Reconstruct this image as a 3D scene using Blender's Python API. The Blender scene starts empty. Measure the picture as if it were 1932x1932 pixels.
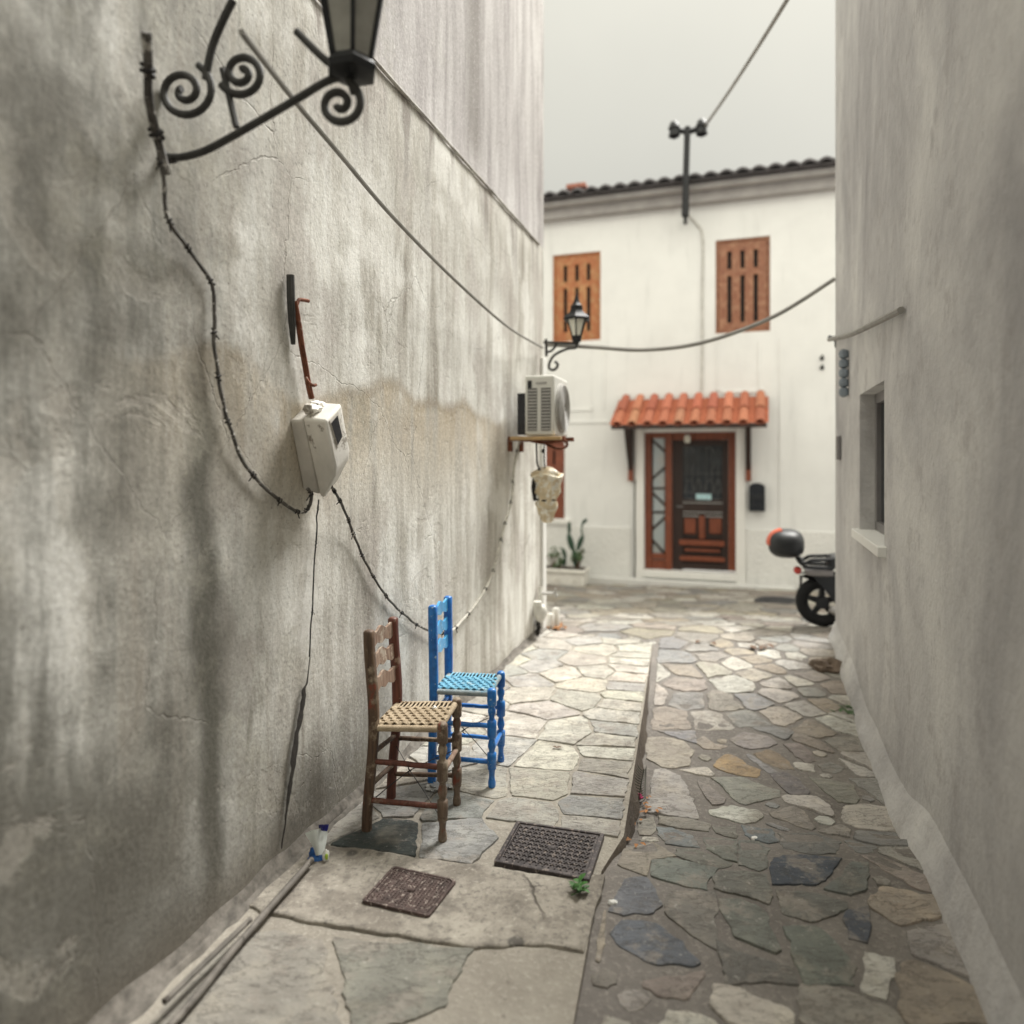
import bpy, math, random
from mathutils import Vector, Matrix, noise
R = random.Random(11)
SC = bpy.context.scene
COL = SC.collection
V = Vector

# ------------------------------------------------------------------ measuring
FPX, CX, HY, CAMZ = 1300.0, 966.0, 865.0, 1.45      # survey of the photograph: focal, centre, horizon, eye height
CAM = V((0, 0, CAMZ))
def ray(X, Y): return V(((X-CX)/FPX, 1.0, -(Y-HY)/FPX))
def gp(X, Y, z=0.0):
    r = ray(X, Y); return CAM + r*((z-CAMZ)/r.z)
class Frame:
    def __init__(s, loc, rz):
        s.loc, s.rz = V(loc), rz
        s.m = Matrix.Translation(s.loc) @ Matrix.Rotation(rz, 4, 'Z')
        s.i = s.m.inverted()
    def w(s, x, y, z): return s.m @ V((x, y, z))
    def hit(s, X, Y, axis, off):
        o = s.i @ CAM; d = s.i.to_3x3() @ ray(X, Y)
        k = (off-o[axis])/d[axis]
        return o + d*k
WL = Frame((-1.599, 0, 0), -math.atan2(.318, 1))          # long stained wall: x out of wall, y along, z up
FW = Frame((2.569, 10, 0), -math.atan2(1, 3))             # white house front: x along, y into house, z up
RW = Frame((2.6, 5.54, 0), -math.atan2(.35, 1))           # house on the right: -x faces the alley

# ------------------------------------------------------------------ mesh builder
class MB:
    def __init__(s): s.v, s.f, s.mi, s.col = [], [], [], []
    def add(s, vs, fs, mi=0, col=(1, 1, 1)):
        b = len(s.v); s.v += [V(p) for p in vs]
        for f in fs: s.f.append([b+i for i in f]); s.mi.append(mi); s.col.append(col)
    def hexa(s, p, mi=0, col=(1, 1, 1)):
        s.add(p, [(0,3,2,1),(4,5,6,7),(0,1,5,4),(1,2,6,5),(2,3,7,6),(3,0,4,7)], mi, col)
    def box(s, fr, x0, x1, y0, y1, z0, z1, mi=0, col=(1, 1, 1)):
        m = fr.m if fr else Matrix()
        s.hexa([m @ V(q) for q in ((x0,y0,z0),(x1,y0,z0),(x1,y1,z0),(x0,y1,z0),(x0,y0,z1),(x1,y0,z1),(x1,y1,z1),(x0,y1,z1))], mi, col)
    def prism(s, poly, vec, mi=0, col=(1, 1, 1)):
        n = len(poly); a = [V(p) for p in poly]; b = [p+vec for p in a]
        s.add(a+b, [tuple(range(n))[::-1], tuple(range(n, 2*n))] + [(i, (i+1) % n, n+(i+1) % n, n+i) for i in range(n)], mi, col)
    def tube(s, pts, r, seg=8, closed=False, sq=0.0, flat=1.0, up=None, mi=0, col=(1, 1, 1)):
        pts = [V(p) for p in pts]; n = len(pts)
        rr = [r(i/(n-1)) for i in range(n)] if callable(r) else (list(r) if isinstance(r, (list, tuple)) else [r]*n)
        vs = []; t0 = (pts[1]-pts[0]).normalized()
        nrm = V(up) if up is not None else (V((0, 0, 1)) if abs(t0.z) < .9 else V((1, 0, 0)))
        for i, p in enumerate(pts):
            if closed: t = pts[(i+1) % n]-pts[i-1]
            else: t = pts[min(i+1, n-1)]-pts[max(i-1, 0)]
            t.normalize(); nrm = nrm - t*nrm.dot(t)
            if nrm.length < 1e-6: nrm = t.orthogonal()
            nrm.normalize(); b = t.cross(nrm)
            for k in range(seg):
                a = 2*math.pi*(k+.5)/seg; c, d = math.cos(a), math.sin(a)
                q = 1.0/(max(abs(c), abs(d))) if sq else 1.0
                q = 1+(q-1)*sq
                vs.append(p + (nrm*c*flat + b*d)*rr[i]*q)
        fs = []
        for i in range(n if closed else n-1):
            j = (i+1) % n
            for k in range(seg):
                l = (k+1) % seg; fs.append((i*seg+k, i*seg+l, j*seg+l, j*seg+k))
        if not closed: fs += [tuple(range(seg))[::-1], tuple((n-1)*seg+k for k in range(seg))]
        s.add(vs, fs, mi, col)
    def lathe(s, prof, base, axis=(0, 0, 1), seg=20, sx=1.0, sy=1.0, rot=0.0, xdir=None, jit=0.0, mi=0, col=(1, 1, 1)):
        ax = V(axis).normalized(); x = V(xdir) if xdir is not None else ax.orthogonal()
        x = (x - ax*x.dot(ax)).normalized(); y = ax.cross(x); base = V(base); vs = []
        for (r, z) in prof:
            for k in range(seg):
                a = rot + 2*math.pi*k/seg
                j = 1 + (jit*noise.noise(V((math.cos(a)*1.7, math.sin(a)*1.7, z*14))) if jit else 0)
                vs.append(base + ax*z + x*(math.cos(a)*r*sx*j) + y*(math.sin(a)*r*sy*j))
        n = len(prof)
        fs = [(i*seg+k, i*seg+(k+1) % seg, (i+1)*seg+(k+1) % seg, (i+1)*seg+k) for i in range(n-1) for k in range(seg)]
        fs += [tuple(range(seg))[::-1], tuple((n-1)*seg+k for k in range(seg))]
        s.add(vs, fs, mi, col)
    def sheet(s, rows, mi=0, col=(1, 1, 1)):
        n, m = len(rows), len(rows[0])
        s.add([p for r in rows for p in r], [(i*m+j, i*m+j+1, (i+1)*m+j+1, (i+1)*m+j) for i in range(n-1) for j in range(m-1)], mi, col)
    def blob(s, c, rx, ry, rz, fr=None, seg=14, rings=9, jit=0.0, lean=None, mi=0, col=(1, 1, 1)):
        m = (fr.m.to_3x3() if fr else Matrix.Identity(3)); c = V(c); vs = []
        if lean is not None: m = m @ lean
        for i in range(rings+1):
            th = math.pi*i/rings
            for k in range(seg):
                a = 2*math.pi*k/seg
                u = V((math.sin(th)*math.cos(a), math.sin(th)*math.sin(a), -math.cos(th)))
                j = 1+jit*noise.noise(u*2.3+c*9)
                vs.append(c + m @ V((u.x*rx*j, u.y*ry*j, u.z*rz*j)))
        s.add(vs, [(i*seg+k, i*seg+(k+1) % seg, (i+1)*seg+(k+1) % seg, (i+1)*seg+k) for i in range(rings) for k in range(seg)], mi, col)

def parent_m(o):
    while o is not None:
        if '_rm' in REG.get(o.name, {}): return REG[o.name]['_rm']
        o = o.parent
    return Matrix()
REG = {}
def build(name, mb, mats, parent=None, angle=40, bevel=0.0, origin=None, bseg=2):
    me = bpy.data.meshes.new(name)
    if parent is not None: inv = parent_m(parent).inverted()
    elif origin is not None: inv = Matrix.Translation(V(origin)).inverted()
    else: inv = Matrix()
    me.from_pydata([inv @ p for p in mb.v], [], mb.f)
    if not isinstance(mats, (list, tuple)): mats = [mats]
    for m in mats: me.materials.append(m)
    me.polygons.foreach_set('material_index', mb.mi)
    me.polygons.foreach_set('use_smooth', [True]*len(mb.f))
    at = me.attributes.new('tint', 'FLOAT_COLOR', 'FACE')
    at.data.foreach_set('color', [x for c in mb.col for x in (*c, 1.0)])
    me.validate(); me.update()
    me.set_sharp_from_angle(angle=math.radians(angle))
    o = bpy.data.objects.new(name, me); COL.objects.link(o)
    if parent is not None: o.parent = parent
    elif origin is not None: o.location = V(origin)
    if bevel:
        b = o.modifiers.new('bevel', 'BEVEL'); b.width = bevel; b.segments = bseg; b.limit_method = 'ANGLE'; b.angle_limit = math.radians(40)
    return o
def thing(name, label, cat, fr=None, loc=None, group=None):
    o = bpy.data.objects.new(name, None); COL.objects.link(o); o.empty_display_size = .1
    if fr is None: fr = Frame(loc if loc is not None else (0, 0, 0), 0)
    o.location = fr.loc if loc is None else V(loc); o.rotation_euler = (0, 0, fr.rz)
    REG[o.name] = {'_rm': Matrix.Translation(o.location) @ Matrix.Rotation(fr.rz, 4, 'Z')}
    tag(o, label, cat, group); return o
def tag(o, label, cat, group=None, kind=None):
    if label: o['label'] = label
    if cat: o['category'] = cat
    if group: o['group'] = group
    if kind: o['kind'] = kind
    return o
def catmull(pts, n=8):
    pts = [V(p) for p in pts]; out = []
    for i in range(len(pts)-1):
        p0, p1, p2, p3 = pts[max(i-1, 0)], pts[i], pts[i+1], pts[min(i+2, len(pts)-1)]
        for k in range(n):
            t = k/n
            out.append(.5*((2*p1)+(p2-p0)*t+(2*p0-5*p1+4*p2-p3)*t*t+(3*p1-p0-3*p2+p3)*t**3))
    out.append(pts[-1]); return out

# ------------------------------------------------------------------ materials
class G:
    def __init__(s, name):
        s.m = bpy.data.materials.new(name); s.m.use_nodes = True
        s.t = s.m.node_tree; s.b = s.t.nodes['Principled BSDF']
    def put(s, inp, v):
        if isinstance(v, bpy.types.NodeSocket): s.t.links.new(v, inp)
        elif isinstance(v, (tuple, list)) and inp.type == 'RGBA': inp.default_value = (*v, 1) if len(v) == 3 else v
        else: inp.default_value = v
    def co(s, k='Object'): return s.t.nodes.new('ShaderNodeTexCoord').outputs[k]
    def attr(s, n='tint'):
        a = s.t.nodes.new('ShaderNodeAttribute'); a.attribute_name = n; return a.outputs['Color']
    def map(s, v, sc=(1, 1, 1), loc=(0, 0, 0)):
        n = s.t.nodes.new('ShaderNodeMapping'); s.put(n.inputs[0], v); n.inputs['Scale'].default_value = sc; n.inputs['Location'].default_value = loc
        return n.outputs[0]
    def noise(s, v, sc, det=4, ro=.55, dist=0.0):
        n = s.t.nodes.new('ShaderNodeTexNoise'); s.put(n.inputs['Vector'], v)
        n.inputs['Scale'].default_value = sc; n.inputs['Detail'].default_value = det; n.inputs['Roughness'].default_value = ro; n.inputs['Distortion'].default_value = dist
        return n.outputs[0]
    def voro(s, v, sc, feat='F1', out='Distance', rand=1.0):
        n = s.t.nodes.new('ShaderNodeTexVoronoi'); n.feature = feat; s.put(n.inputs['Vector'], v); n.inputs['Scale'].default_value = sc; n.inputs['Randomness'].default_value = rand
        return n.outputs[out]
    def wave(s, v, sc, dist=0, axis='X', det=2, prof='SIN'):
        n = s.t.nodes.new('ShaderNodeTexWave'); n.bands_direction = axis; n.wave_profile = prof; s.put(n.inputs['Vector'], v)
        n.inputs['Scale'].default_value = sc; n.inputs['Distortion'].default_value = dist; n.inputs['Detail'].default_value = det
        return n.outputs['Fac']
    def ramp(s, f, stops):
        n = s.t.nodes.new('ShaderNodeValToRGB'); s.put(n.inputs[0], f); e = n.color_ramp.elements
        while len(e) < len(stops): e.new(.5)
        for k, (p, c) in zip(e, stops):
            k.position = p; k.color = (c, c, c, 1) if isinstance(c, (int, float)) else (*c, 1)
        return n.outputs[0]
    def ss(s, v, a, b):            # smoothstep a..b -> 0..1 (b may be below a)
        n = s.t.nodes.new('ShaderNodeMapRange'); n.interpolation_type = 'SMOOTHSTEP'; s.put(n.inputs[0], v)
        lo, hi = (a, b) if a < b else (b, a)
        n.inputs[1].default_value = lo; n.inputs[2].default_value = hi
        n.inputs[3].default_value, n.inputs[4].default_value = (0, 1) if a < b else (1, 0)
        return n.outputs[0]
    def mix(s, f, a, b, mode='MIX'):
        n = s.t.nodes.new('ShaderNodeMix'); n.data_type = 'RGBA'; n.blend_type = mode
        s.put(n.inputs[0], f); s.put(n.inputs[6], a); s.put(n.inputs[7], b); return n.outputs[2]
    def ma(s, op, a, b=0.0, clamp=False):
        n = s.t.nodes.new('ShaderNodeMath'); n.operation = op; n.use_clamp = clamp; s.put(n.inputs[0], a); s.put(n.inputs[1], b); return n.outputs[0]
    def mul(s, *a):
        r = a[0]
        for b in a[1:]: r = s.ma('MULTIPLY', r, b)
        return r
    def sep(s, v):
        n = s.t.nodes.new('ShaderNodeSeparateXYZ'); s.put(n.inputs[0], v); return n.outputs
    def bump(s, h, st=.3, di=.01, prev=None):
        n = s.t.nodes.new('ShaderNodeBump'); s.put(n.inputs['Height'], h); n.inputs['Strength'].default_value = st; n.inputs['Distance'].default_value = di
        if prev is not None: s.put(n.inputs['Normal'], prev)
        s.put(s.b.inputs['Normal'], n.outputs[0]); return n.outputs[0]
    def out(s, col, rough=.8, metal=0.0, **kw):
        s.put(s.b.inputs['Base Color'], col); s.put(s.b.inputs['Roughness'], rough); s.put(s.b.inputs['Metallic'], metal)
        for k, v in kw.items(): s.put(s.b.inputs[k.replace('_', ' ')], v)
        return s.m
def simple(name, col, rough=.7, metal=0.0, var=.25, sc=12, bump=.15, bsc=60, wear=None, wf=.62, **kw):
    g = G(name); c = g.co(); n = g.noise(c, sc, 6, .6)
    lo = tuple(x*(1-var) for x in col); hi = tuple(min(1, x*(1+var)) for x in col)
    k = g.ramp(n, [(.3, lo), (.7, hi)])
    if wear: k = g.mix(g.ss(g.noise(c, sc*1.7, 8, .7), wf, wf+.06), k, wear)
    if bump: g.bump(g.noise(c, bsc, 5, .6), bump, .004)
    return g.out(k, rough, metal, **kw)

# long stained wall
def mat_wall():
    g = G('stained_plaster'); c = g.co(); x, t, z = g.sep(c)
    streak = g.noise(g.map(c, (3, 7, .75)), 1, 8, .66, .3)
    streak2 = g.noise(g.map(c, (3, 10, 2.0), (3, 1, 7)), 1, 8, .72, .5)
    blot = g.noise(g.map(c, (1, 1.5, 1.2), (5, 2, 1)), 1.4, 6, .6)
    fine = g.noise(c, 55, 6, .7)
    k = g.ramp(streak, [(.32, (.30, .275, .235)), (.43, (.50, .48, .43)), (.54, (.70, .69, .64)), (.68, (.84, .84, .795))])
    k = g.mix(g.mul(g.ss(streak2, .50, .66), .55), k, (.42, .39, .35))
    k = g.mix(g.mul(g.ss(blot, .51, .63), .6), k, (.45, .415, .38))
    k = g.mix(g.mul(g.ss(blot, .47, .36), .6), k, (.86, .855, .81))
    # upper coat of another plaster, greyer
    up = g.ss(g.ma('ADD', z, g.ma('MULTIPLY', streak2, .16)), 3.28, 3.36)
    k = g.mix(g.mul(up, .85), k, g.ramp(streak, [(.32, (.25, .23, .235)), (.5, (.40, .375, .38)), (.68, (.55, .53, .53))]))
    # run-off from the floor seam
    run = g.mul(g.ss(z, 2.3, 3.25), g.ss(z, 3.3, 3.2), g.ss(streak, .45, .62))
    k = g.mix(g.mul(run, .9), k, (.235, .205, .18))
    dr = g.mul(g.ss(g.ma('ABSOLUTE', g.ma('SUBTRACT', t, 4.55)), .2, .05), g.ss(z, 3.2, 3.5))
    k = g.mix(g.mul(dr, .7), k, (.20, .18, .165))
    # ochre tide mark with drips
    e = g.ma('ADD', 1.48, g.ma('MULTIPLY', g.noise(g.map(c, (0, 1.5, 0), (0, 4.3, 0)), 1, 1), .42))
    e = g.ma('ADD', e, g.ma('MULTIPLY', streak2, .10))
    dz = g.ma('SUBTRACT', z, e)
    tide = g.mul(g.ss(dz, .03, -.03), g.ss(dz, -.75, -.02), g.ss(t, 1.6, 2.2), g.ss(t, 5.6, 4.6), g.ss(streak, .34, .56))
    k = g.mix(g.mul(tide, .72), k, (.37, .29, .18))
    edge = g.mul(g.ss(g.ma('ABSOLUTE', dz), .06, .0), g.ss(t, 2.6, 3.0), g.ss(t, 5.0, 4.4))
    k = g.mix(g.mul(edge, .45), k, (.25, .19, .12))
    # damp algae bands on the near end, with vignette darkness painted in
    wob = g.ma('MULTIPLY', g.ma('SUBTRACT', g.noise(g.map(c, (0, 2, 1.6)), 1, 3), .5), .35)
    tw = g.ma('ADD', t, wob)
    b1 = g.mul(g.ss(g.ma('ABSOLUTE', g.ma('SUBTRACT', tw, 2.22)), .10, .015), g.ss(z, 2.0, 1.35))
    k = g.mix(g.mul(b1, .93), k, (.062, .058, .042))
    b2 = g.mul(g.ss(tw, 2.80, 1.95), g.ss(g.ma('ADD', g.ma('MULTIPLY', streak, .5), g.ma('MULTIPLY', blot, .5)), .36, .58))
    k = g.mix(g.mul(b2, .92), k, (.125, .12, .10))  # broad vignette darkening of the near end, mixed into the algae colour
    b3 = g.mul(g.ss(g.ma('ADD', z, g.ma('MULTIPLY', blot, -.3)), .80, -.15), g.ss(tw, 2.75, 1.95)); k = g.mix(g.mul(b3, .9), k, (.10, .098, .08))  # lower near end darkened again, same vignette put into the colour
    b4 = g.mul(g.ss(g.ma('ABSOLUTE', g.ma('SUBTRACT', tw, 2.46)), .07, .01), g.ss(z, 1.15, .7), g.ss(streak2, .42, .58)); k = g.mix(g.mul(b4, .6), k, (.16, .15, .12))
    # rising damp at the foot, stronger near the meter
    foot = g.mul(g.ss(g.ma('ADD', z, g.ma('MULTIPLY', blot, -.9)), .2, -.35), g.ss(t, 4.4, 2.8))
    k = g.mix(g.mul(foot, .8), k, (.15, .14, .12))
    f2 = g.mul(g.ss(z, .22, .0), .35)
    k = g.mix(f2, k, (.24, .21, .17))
    # flaked patches, trowel sweeps and hairline cracks
    fl = g.noise(g.map(c, (1, 2.0, 2.6), (2, 7, 3)), 1.3, 9, .62, .6)
    flm = g.mul(g.ss(fl, .58, .63), g.ss(z, 2.6, 1.6)); k = g.mix(g.mul(flm, .35), k, (.47, .44, .39))
    gn = g.mul(g.ss(g.noise(g.map(c, (1, 1, 1), (8, 1, 4)), 2.7, 8, .7), .52, .66), g.ss(t, 5.2, 3.0), .42); k = g.mix(gn, k, (.36, .345, .285))
    wv = g.mix(.16, c, g.noise(c, 2.2, 6, .65).node.outputs[1])
    cr = g.mul(g.ss(g.voro(g.map(wv, (.2, 1, .75)), 1.9, 'DISTANCE_TO_EDGE'), .0035, .001), g.ss(g.noise(c, .9, 3), .46, .54)); k = g.mix(g.mul(cr, .28), k, (.20, .18, .155))
    # grit
    pit = g.ss(g.noise(c, 52, 6, .8), .56, .64)
    k = g.mix(g.mul(g.ss(g.noise(c, 48, 6, .78), .44, .37), g.ss(t, 2.45, 3.1), .32), k, (.90, .89, .85))
    k = g.mix(g.mul(pit, .52, g.ss(t, 7.5, 2.5)), k, (.13, .12, .105))
    k = g.mix(.35, k, g.ramp(fine, [(.3, (.25, .25, .25)), (.7, (.8, .8, .8))]), 'OVERLAY')
    n = g.bump(g.noise(c, 60, 6, .72), .45, .006)
    n2 = g.bump(g.noise(g.map(c, (1, 1.2, .8)), 4.5, 4, .55, .2), .22, .03, n); g.bump(g.ma('SUBTRACT', g.ma('SUBTRACT', 1, cr), g.ma('MULTIPLY', flm, .5)), .5, .006, n2)
    return g.out(k, .92)
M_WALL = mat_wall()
def mat_white(name, col=(.76, .745, .70), bs=.1, sc=40, bd=.004):
    g = G(name); c = g.co(); x, y, z = g.sep(c)
    n = g.noise(c, 1.3, 6, .6); st = g.noise(g.map(c, (6, 6, .8)), 1, 5, .6)
    k = g.ramp(n, [(.3, tuple(v*.90 for v in col)), (.65, col)])
    k = g.mix(g.mul(g.ss(st, .54, .70), .32), k, tuple(v*.70 for v in col))
    k = g.mix(g.mul(g.ss(g.noise(c, 9, 6, .7), .62, .72), .18), k, tuple(v*.6 for v in col))
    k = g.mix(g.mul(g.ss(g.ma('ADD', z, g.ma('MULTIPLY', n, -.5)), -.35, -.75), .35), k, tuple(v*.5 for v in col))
    k = g.mix(g.mul(g.ss(g.noise(g.map(c, (1, 1, 1), (3, 1, 8)), .8, 7, .6, .5), .54, .57), .12), k, tuple(v*.80 for v in col))
    g.bump(g.noise(c, sc, 6, .65), bs, bd)
    return g.out(k, .85)
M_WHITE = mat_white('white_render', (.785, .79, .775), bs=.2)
M_ROUGH = mat_white('rough_cast', (.81, .81, .785), .9, 22, .03)
def mat_pale():
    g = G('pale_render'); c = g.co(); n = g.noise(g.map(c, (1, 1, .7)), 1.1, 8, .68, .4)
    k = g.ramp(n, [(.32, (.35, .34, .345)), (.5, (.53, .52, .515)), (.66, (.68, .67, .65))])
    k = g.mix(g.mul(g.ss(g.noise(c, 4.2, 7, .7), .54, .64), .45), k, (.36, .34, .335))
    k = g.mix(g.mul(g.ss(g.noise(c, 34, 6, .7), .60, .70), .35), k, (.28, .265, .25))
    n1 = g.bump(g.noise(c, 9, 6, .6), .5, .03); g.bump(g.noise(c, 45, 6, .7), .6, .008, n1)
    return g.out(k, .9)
M_GREYW = mat_pale()
M_TRIM = mat_white('white_trim', (.80, .795, .765), .06)
def mat_stone():
    g = G('paving_stone'); c = g.co(); a = g.mix(1.0, g.attr(), (.80, .80, .80), 'MULTIPLY')
    n = g.noise(c, 7, 8, .65); k = g.mix(.75, a, g.ramp(n, [(.25, (.28, .27, .26)), (.5, (.5, .5, .5)), (.75, (.78, .76, .72))]), 'OVERLAY')
    k = g.mix(g.mul(g.ss(g.noise(g.map(c, (1, 2.6, 1)), 9, 7, .75), .60, .68), .55), k, (.16, .135, .11))
    k = g.mix(g.mul(g.ss(g.noise(c, 3.1, 5, .6), .56, .7), .35), k, (.42, .37, .29))
    k = g.mix(g.mul(g.ss(g.noise(c, 38, 6, .78), .57, .65), .55), k, (.12, .11, .10))
    k = g.mix(g.mul(g.ss(g.noise(c, 5.5, 9, .74), .50, .60), .62), k, g.ramp(g.noise(c, 21, 6, .7), [(.3, (.20, .175, .15)), (.7, (.40, .36, .31))]))
    vein = g.ss(g.ma('ABSOLUTE', g.ma('SUBTRACT', g.noise(g.map(c, (1, 2.4, 1), (4, 2, 0)), 6, 7, .7, .5), .5)), .016, .003)
    k = g.mix(g.mul(vein, .5), k, (.085, .075, .065))
    lt = g.ss(g.noise(g.map(c, (1.4, 1, 1)), 33, 7, .75), .58, .68); k = g.mix(g.mul(lt, .35), k, (.62, .60, .55))
    n1 = g.bump(g.noise(g.map(c, (1, 2, 1)), 13, 9, .72), .9, .018)
    n2 = g.bump(g.ma('SUBTRACT', 1, vein), .5, .006, n1); g.bump(g.noise(c, 80, 4, .65), .35, .004, n2)
    return g.out(k, g.ramp(n, [(.3, .55), (.7, .85)]))
M_STONE = mat_stone()
def mat_mortar(name, a, b, sp):
    g = G(name); c = g.co(); n = g.noise(c, 2.2, 8, .65); f = g.noise(c, 60, 6, .7)
    k = g.ramp(n, [(.3, a), (.7, b)]); k = g.mix(g.mul(g.ss(f, .5, .68), .5), k, sp)
    k = g.mix(g.mul(g.ss(g.noise(c, 26, 6, .7), .58, .7), .45), k, (.10, .085, .075))
    n1 = g.bump(g.noise(c, 30, 7, .7), .7, .015); g.bump(f, .4, .004, n1)
    return g.out(k, .95)
M_MORTAR = mat_mortar('street_mortar', (.135, .122, .112), (.255, .234, .212), (.40, .37, .33))
M_PMORTAR = mat_mortar('pavement_mortar', (.255, .23, .195), (.40, .37, .315), (.50, .465, .405))
M_KERB = mat_mortar('kerb_face', (.075, .06, .048), (.20, .165, .13), (.30, .255, .205))
def mat_concrete():
    g = G('old_concrete'); c = g.co(); n = g.noise(c, 3.2, 8, .65); m = g.noise(c, 11, 8, .7); f = g.noise(c, 48, 6, .78)
    k = g.ramp(n, [(.28, (.17, .15, .128)), (.48, (.275, .25, .212)), (.72, (.40, .37, .315))])
    k = g.mix(g.mul(g.ss(m, .45, .66), .7), k, (.13, .115, .098)); k = g.mix(g.mul(g.ss(n, .52, .42), .5), k, (.17, .15, .125))
    k = g.mix(g.mul(g.ss(g.voro(g.map(c, (1, 1, 0), (.3, .1, 0)), 4.3), .13, .085), .8), k, (.06, .055, .05))
    k = g.mix(g.mul(g.ss(f, .53, .62), .62), k, (.105, .095, .085)); k = g.mix(g.mul(g.ss(f, .44, .36), .45), k, (.50, .47, .41))
    d = g.ma('ADD', 0, g.voro(g.mix(.09, c, g.noise(c, 5, 6).node.outputs[1]), 2.6, 'DISTANCE_TO_EDGE'))
    crack = g.mul(g.ss(d, .016, .004), g.ss(g.noise(c, 2.1, 2), .48, .58))
    k = g.mix(g.mul(crack, .8), k, (.07, .06, .05))
    n1 = g.bump(m, .5, .015); n2 = g.bump(f, .4, .004, n1); g.bump(g.ma('SUBTRACT', 1, crack), .6, .01, n2)
    return g.out(k, .93)
M_CONC = mat_concrete()
def mat_wood(name, base, dark, worn, wf=.55, rough=.6, red=None, rf=.6):
    g = G(name); c = g.co(); n = g.noise(c, 14, 8, .7)
    gr = g.noise(g.map(c, (60, 60, 6)), 1, 6, .65)
    k = g.ramp(gr, [(.3, dark), (.65, base)])
    if red: k = g.mix(g.ss(g.noise(g.map(c, (1, 1, .7), (3, 8, 2)), 11, 5, .6), rf, rf+.08), k, red)
    k = g.mix(g.ss(n, wf, wf+.12), k, g.mix(g.ss(gr, .35, .6), worn, tuple(v*.6 for v in worn)))
    n1 = g.bump(gr, .4, .003); g.bump(n, .3, .003, n1)
    return g.out(k, rough)
M_BROWN = mat_wood('old_brown_wood', (.145, .090, .056), (.045, .026, .017), (.33, .255, .18), .50, .65, (.20, .05, .026), .60)
M_LEGW = mat_wood('worn_turned_wood', (.19, .135, .095), (.075, .05, .036), (.36, .29, .21), .50, .65, (.20, .048, .024), .52)
M_REDW = mat_wood('red_brown_wood', (.16, .050, .032), (.06, .020, .013), (.32, .22, .16), .56, .5)
M_PALEW = mat_wood('flaking_pale_wood', (.30, .215, .155), (.13, .07, .048), (.50, .42, .335), .50, .8, (.20, .09, .055), .60)
M_DARKW = mat_wood('dark_stained_wood', (.034, .014, .009), (.012, .006, .0045), (.06, .024, .016), .66, .55)
M_DOORW = mat_wood('door_red_wood', (.25, .066, .028), (.11, .028, .012), (.31, .10, .05), .60, .45)
M_SHUT = mat_wood('orange_shutter_wood', (.44, .168, .062), (.26, .075, .025), (.55, .285, .12), .47, .55)
M_SHUTB = mat_wood('brown_shutter_wood', (.32, .135, .070), (.15, .052, .03), (.42, .21, .12), .48, .55)
def mat_blue(name, a, b, wear, wf):
    g = G(name); c = g.co(); n = g.noise(c, 18, 7, .65)
    k = g.ramp(n, [(.3, a), (.7, b)]); k = g.mix(g.mul(g.ss(g.noise(c, 7, 7, .7), .50, .64), .5), k, tuple(v*.55 for v in a)); w = g.ss(g.noise(c, 45, 6, .75), wf, wf+.05); k = g.mix(w, k, wear)
    g.bump(g.noise(c, 40, 5, .6), .2, .003); return g.out(k, .38, Coat_Weight=.3, Coat_Roughness=.25)
M_BLUE = mat_blue('blue_paint', (.008, .115, .44), (.024, .235, .67), (.36, .52, .62), .61)
M_BLUESHEEN = mat_blue('blue_painted_sheen', (.04, .31, .66), (.10, .44, .76), (.50, .66, .74), .60)  # glancing gloss on the slats painted in as a lighter blue
def mat_rope(name, a, b, dirt, f=.58):
    g = G(name); c = g.co(); n = g.noise(c, 30, 6, .7)
    k = g.ramp(n, [(.3, a), (.7, b)]); k = g.mix(g.mul(g.ss(g.noise(c, 12, 5, .6), f, f+.1), .8), k, dirt)
    n1 = g.bump(g.wave(g.map(c, (1, .6, 1)), 120, 2, 'DIAGONAL'), .5, .003); g.bump(n, .4, .003, n1)
    return g.out(k, .9)
M_ROPE = mat_rope('tan_rope', (.33, .255, .17), (.53, .435, .31), (.22, .15, .09))
M_ROPEB = mat_rope('blue_rope', (.10, .33, .50), (.26, .54, .68), (.48, .58, .60), .57)
M_ROPEG = mat_rope('worn_blue_rope', (.20, .27, .30), (.42, .46, .46), (.12, .26, .36), .55)
M_IRON = simple('black_iron', (.014, .015, .017), .55, .3, .4, 20, .3)
M_IRONG = simple('grey_iron', (.050, .049, .046), .7, .2, .3, 20, .3)
M_WIRE = simple('dark_wire', (.022, .020, .019), .6, .2, .5, 40, .3)
M_CABLE = simple('dirty_cable', (.085, .078, .070), .7, 0, .6, 25, .4, wear=(.52, .50, .46), wf=.56)
M_CABLEW = simple('whitened_cable', (.58, .56, .50), .8, 0, .3, 25, .4, wear=(.10, .09, .08), wf=.60)
M_CABLEG = simple('grey_cable', (.27, .26, .24), .75, 0, .2, 8, .1)
M_RUST = simple('rusty_iron', (.16, .055, .028), .85, .2, .5, 30, .6, wear=(.30, .24, .19), wf=.60)
M_COVER = simple('rusty_cast_iron', (.075, .050, .044), .75, .2, .45, 42, .7, 90, wear=(.36, .31, .27), wf=.56)
M_COVERD = simple('dark_cast_iron', (.060, .050, .050), .6, .2, .45, 36, .7, 90, wear=(.24, .20, .175), wf=.55)
M_COVER_ASPH = simple('manhole_iron', (.06, .06, .065), .6, .4, .3, 10, .4)
M_METER = simple('dirty_white_plastic', (.74, .72, .67), .6, 0, .18, 6, .15, 40, wear=(.30, .27, .23), wf=.565)
M_METERD = simple('grimy_plastic', (.52, .495, .45), .7, 0, .22, 6, .15, 40, wear=(.14, .12, .10), wf=.59)
M_BLACKGLASS = simple('black_glass', (.012, .013, .017), .15, 0, .1, 5, 0)
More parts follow.
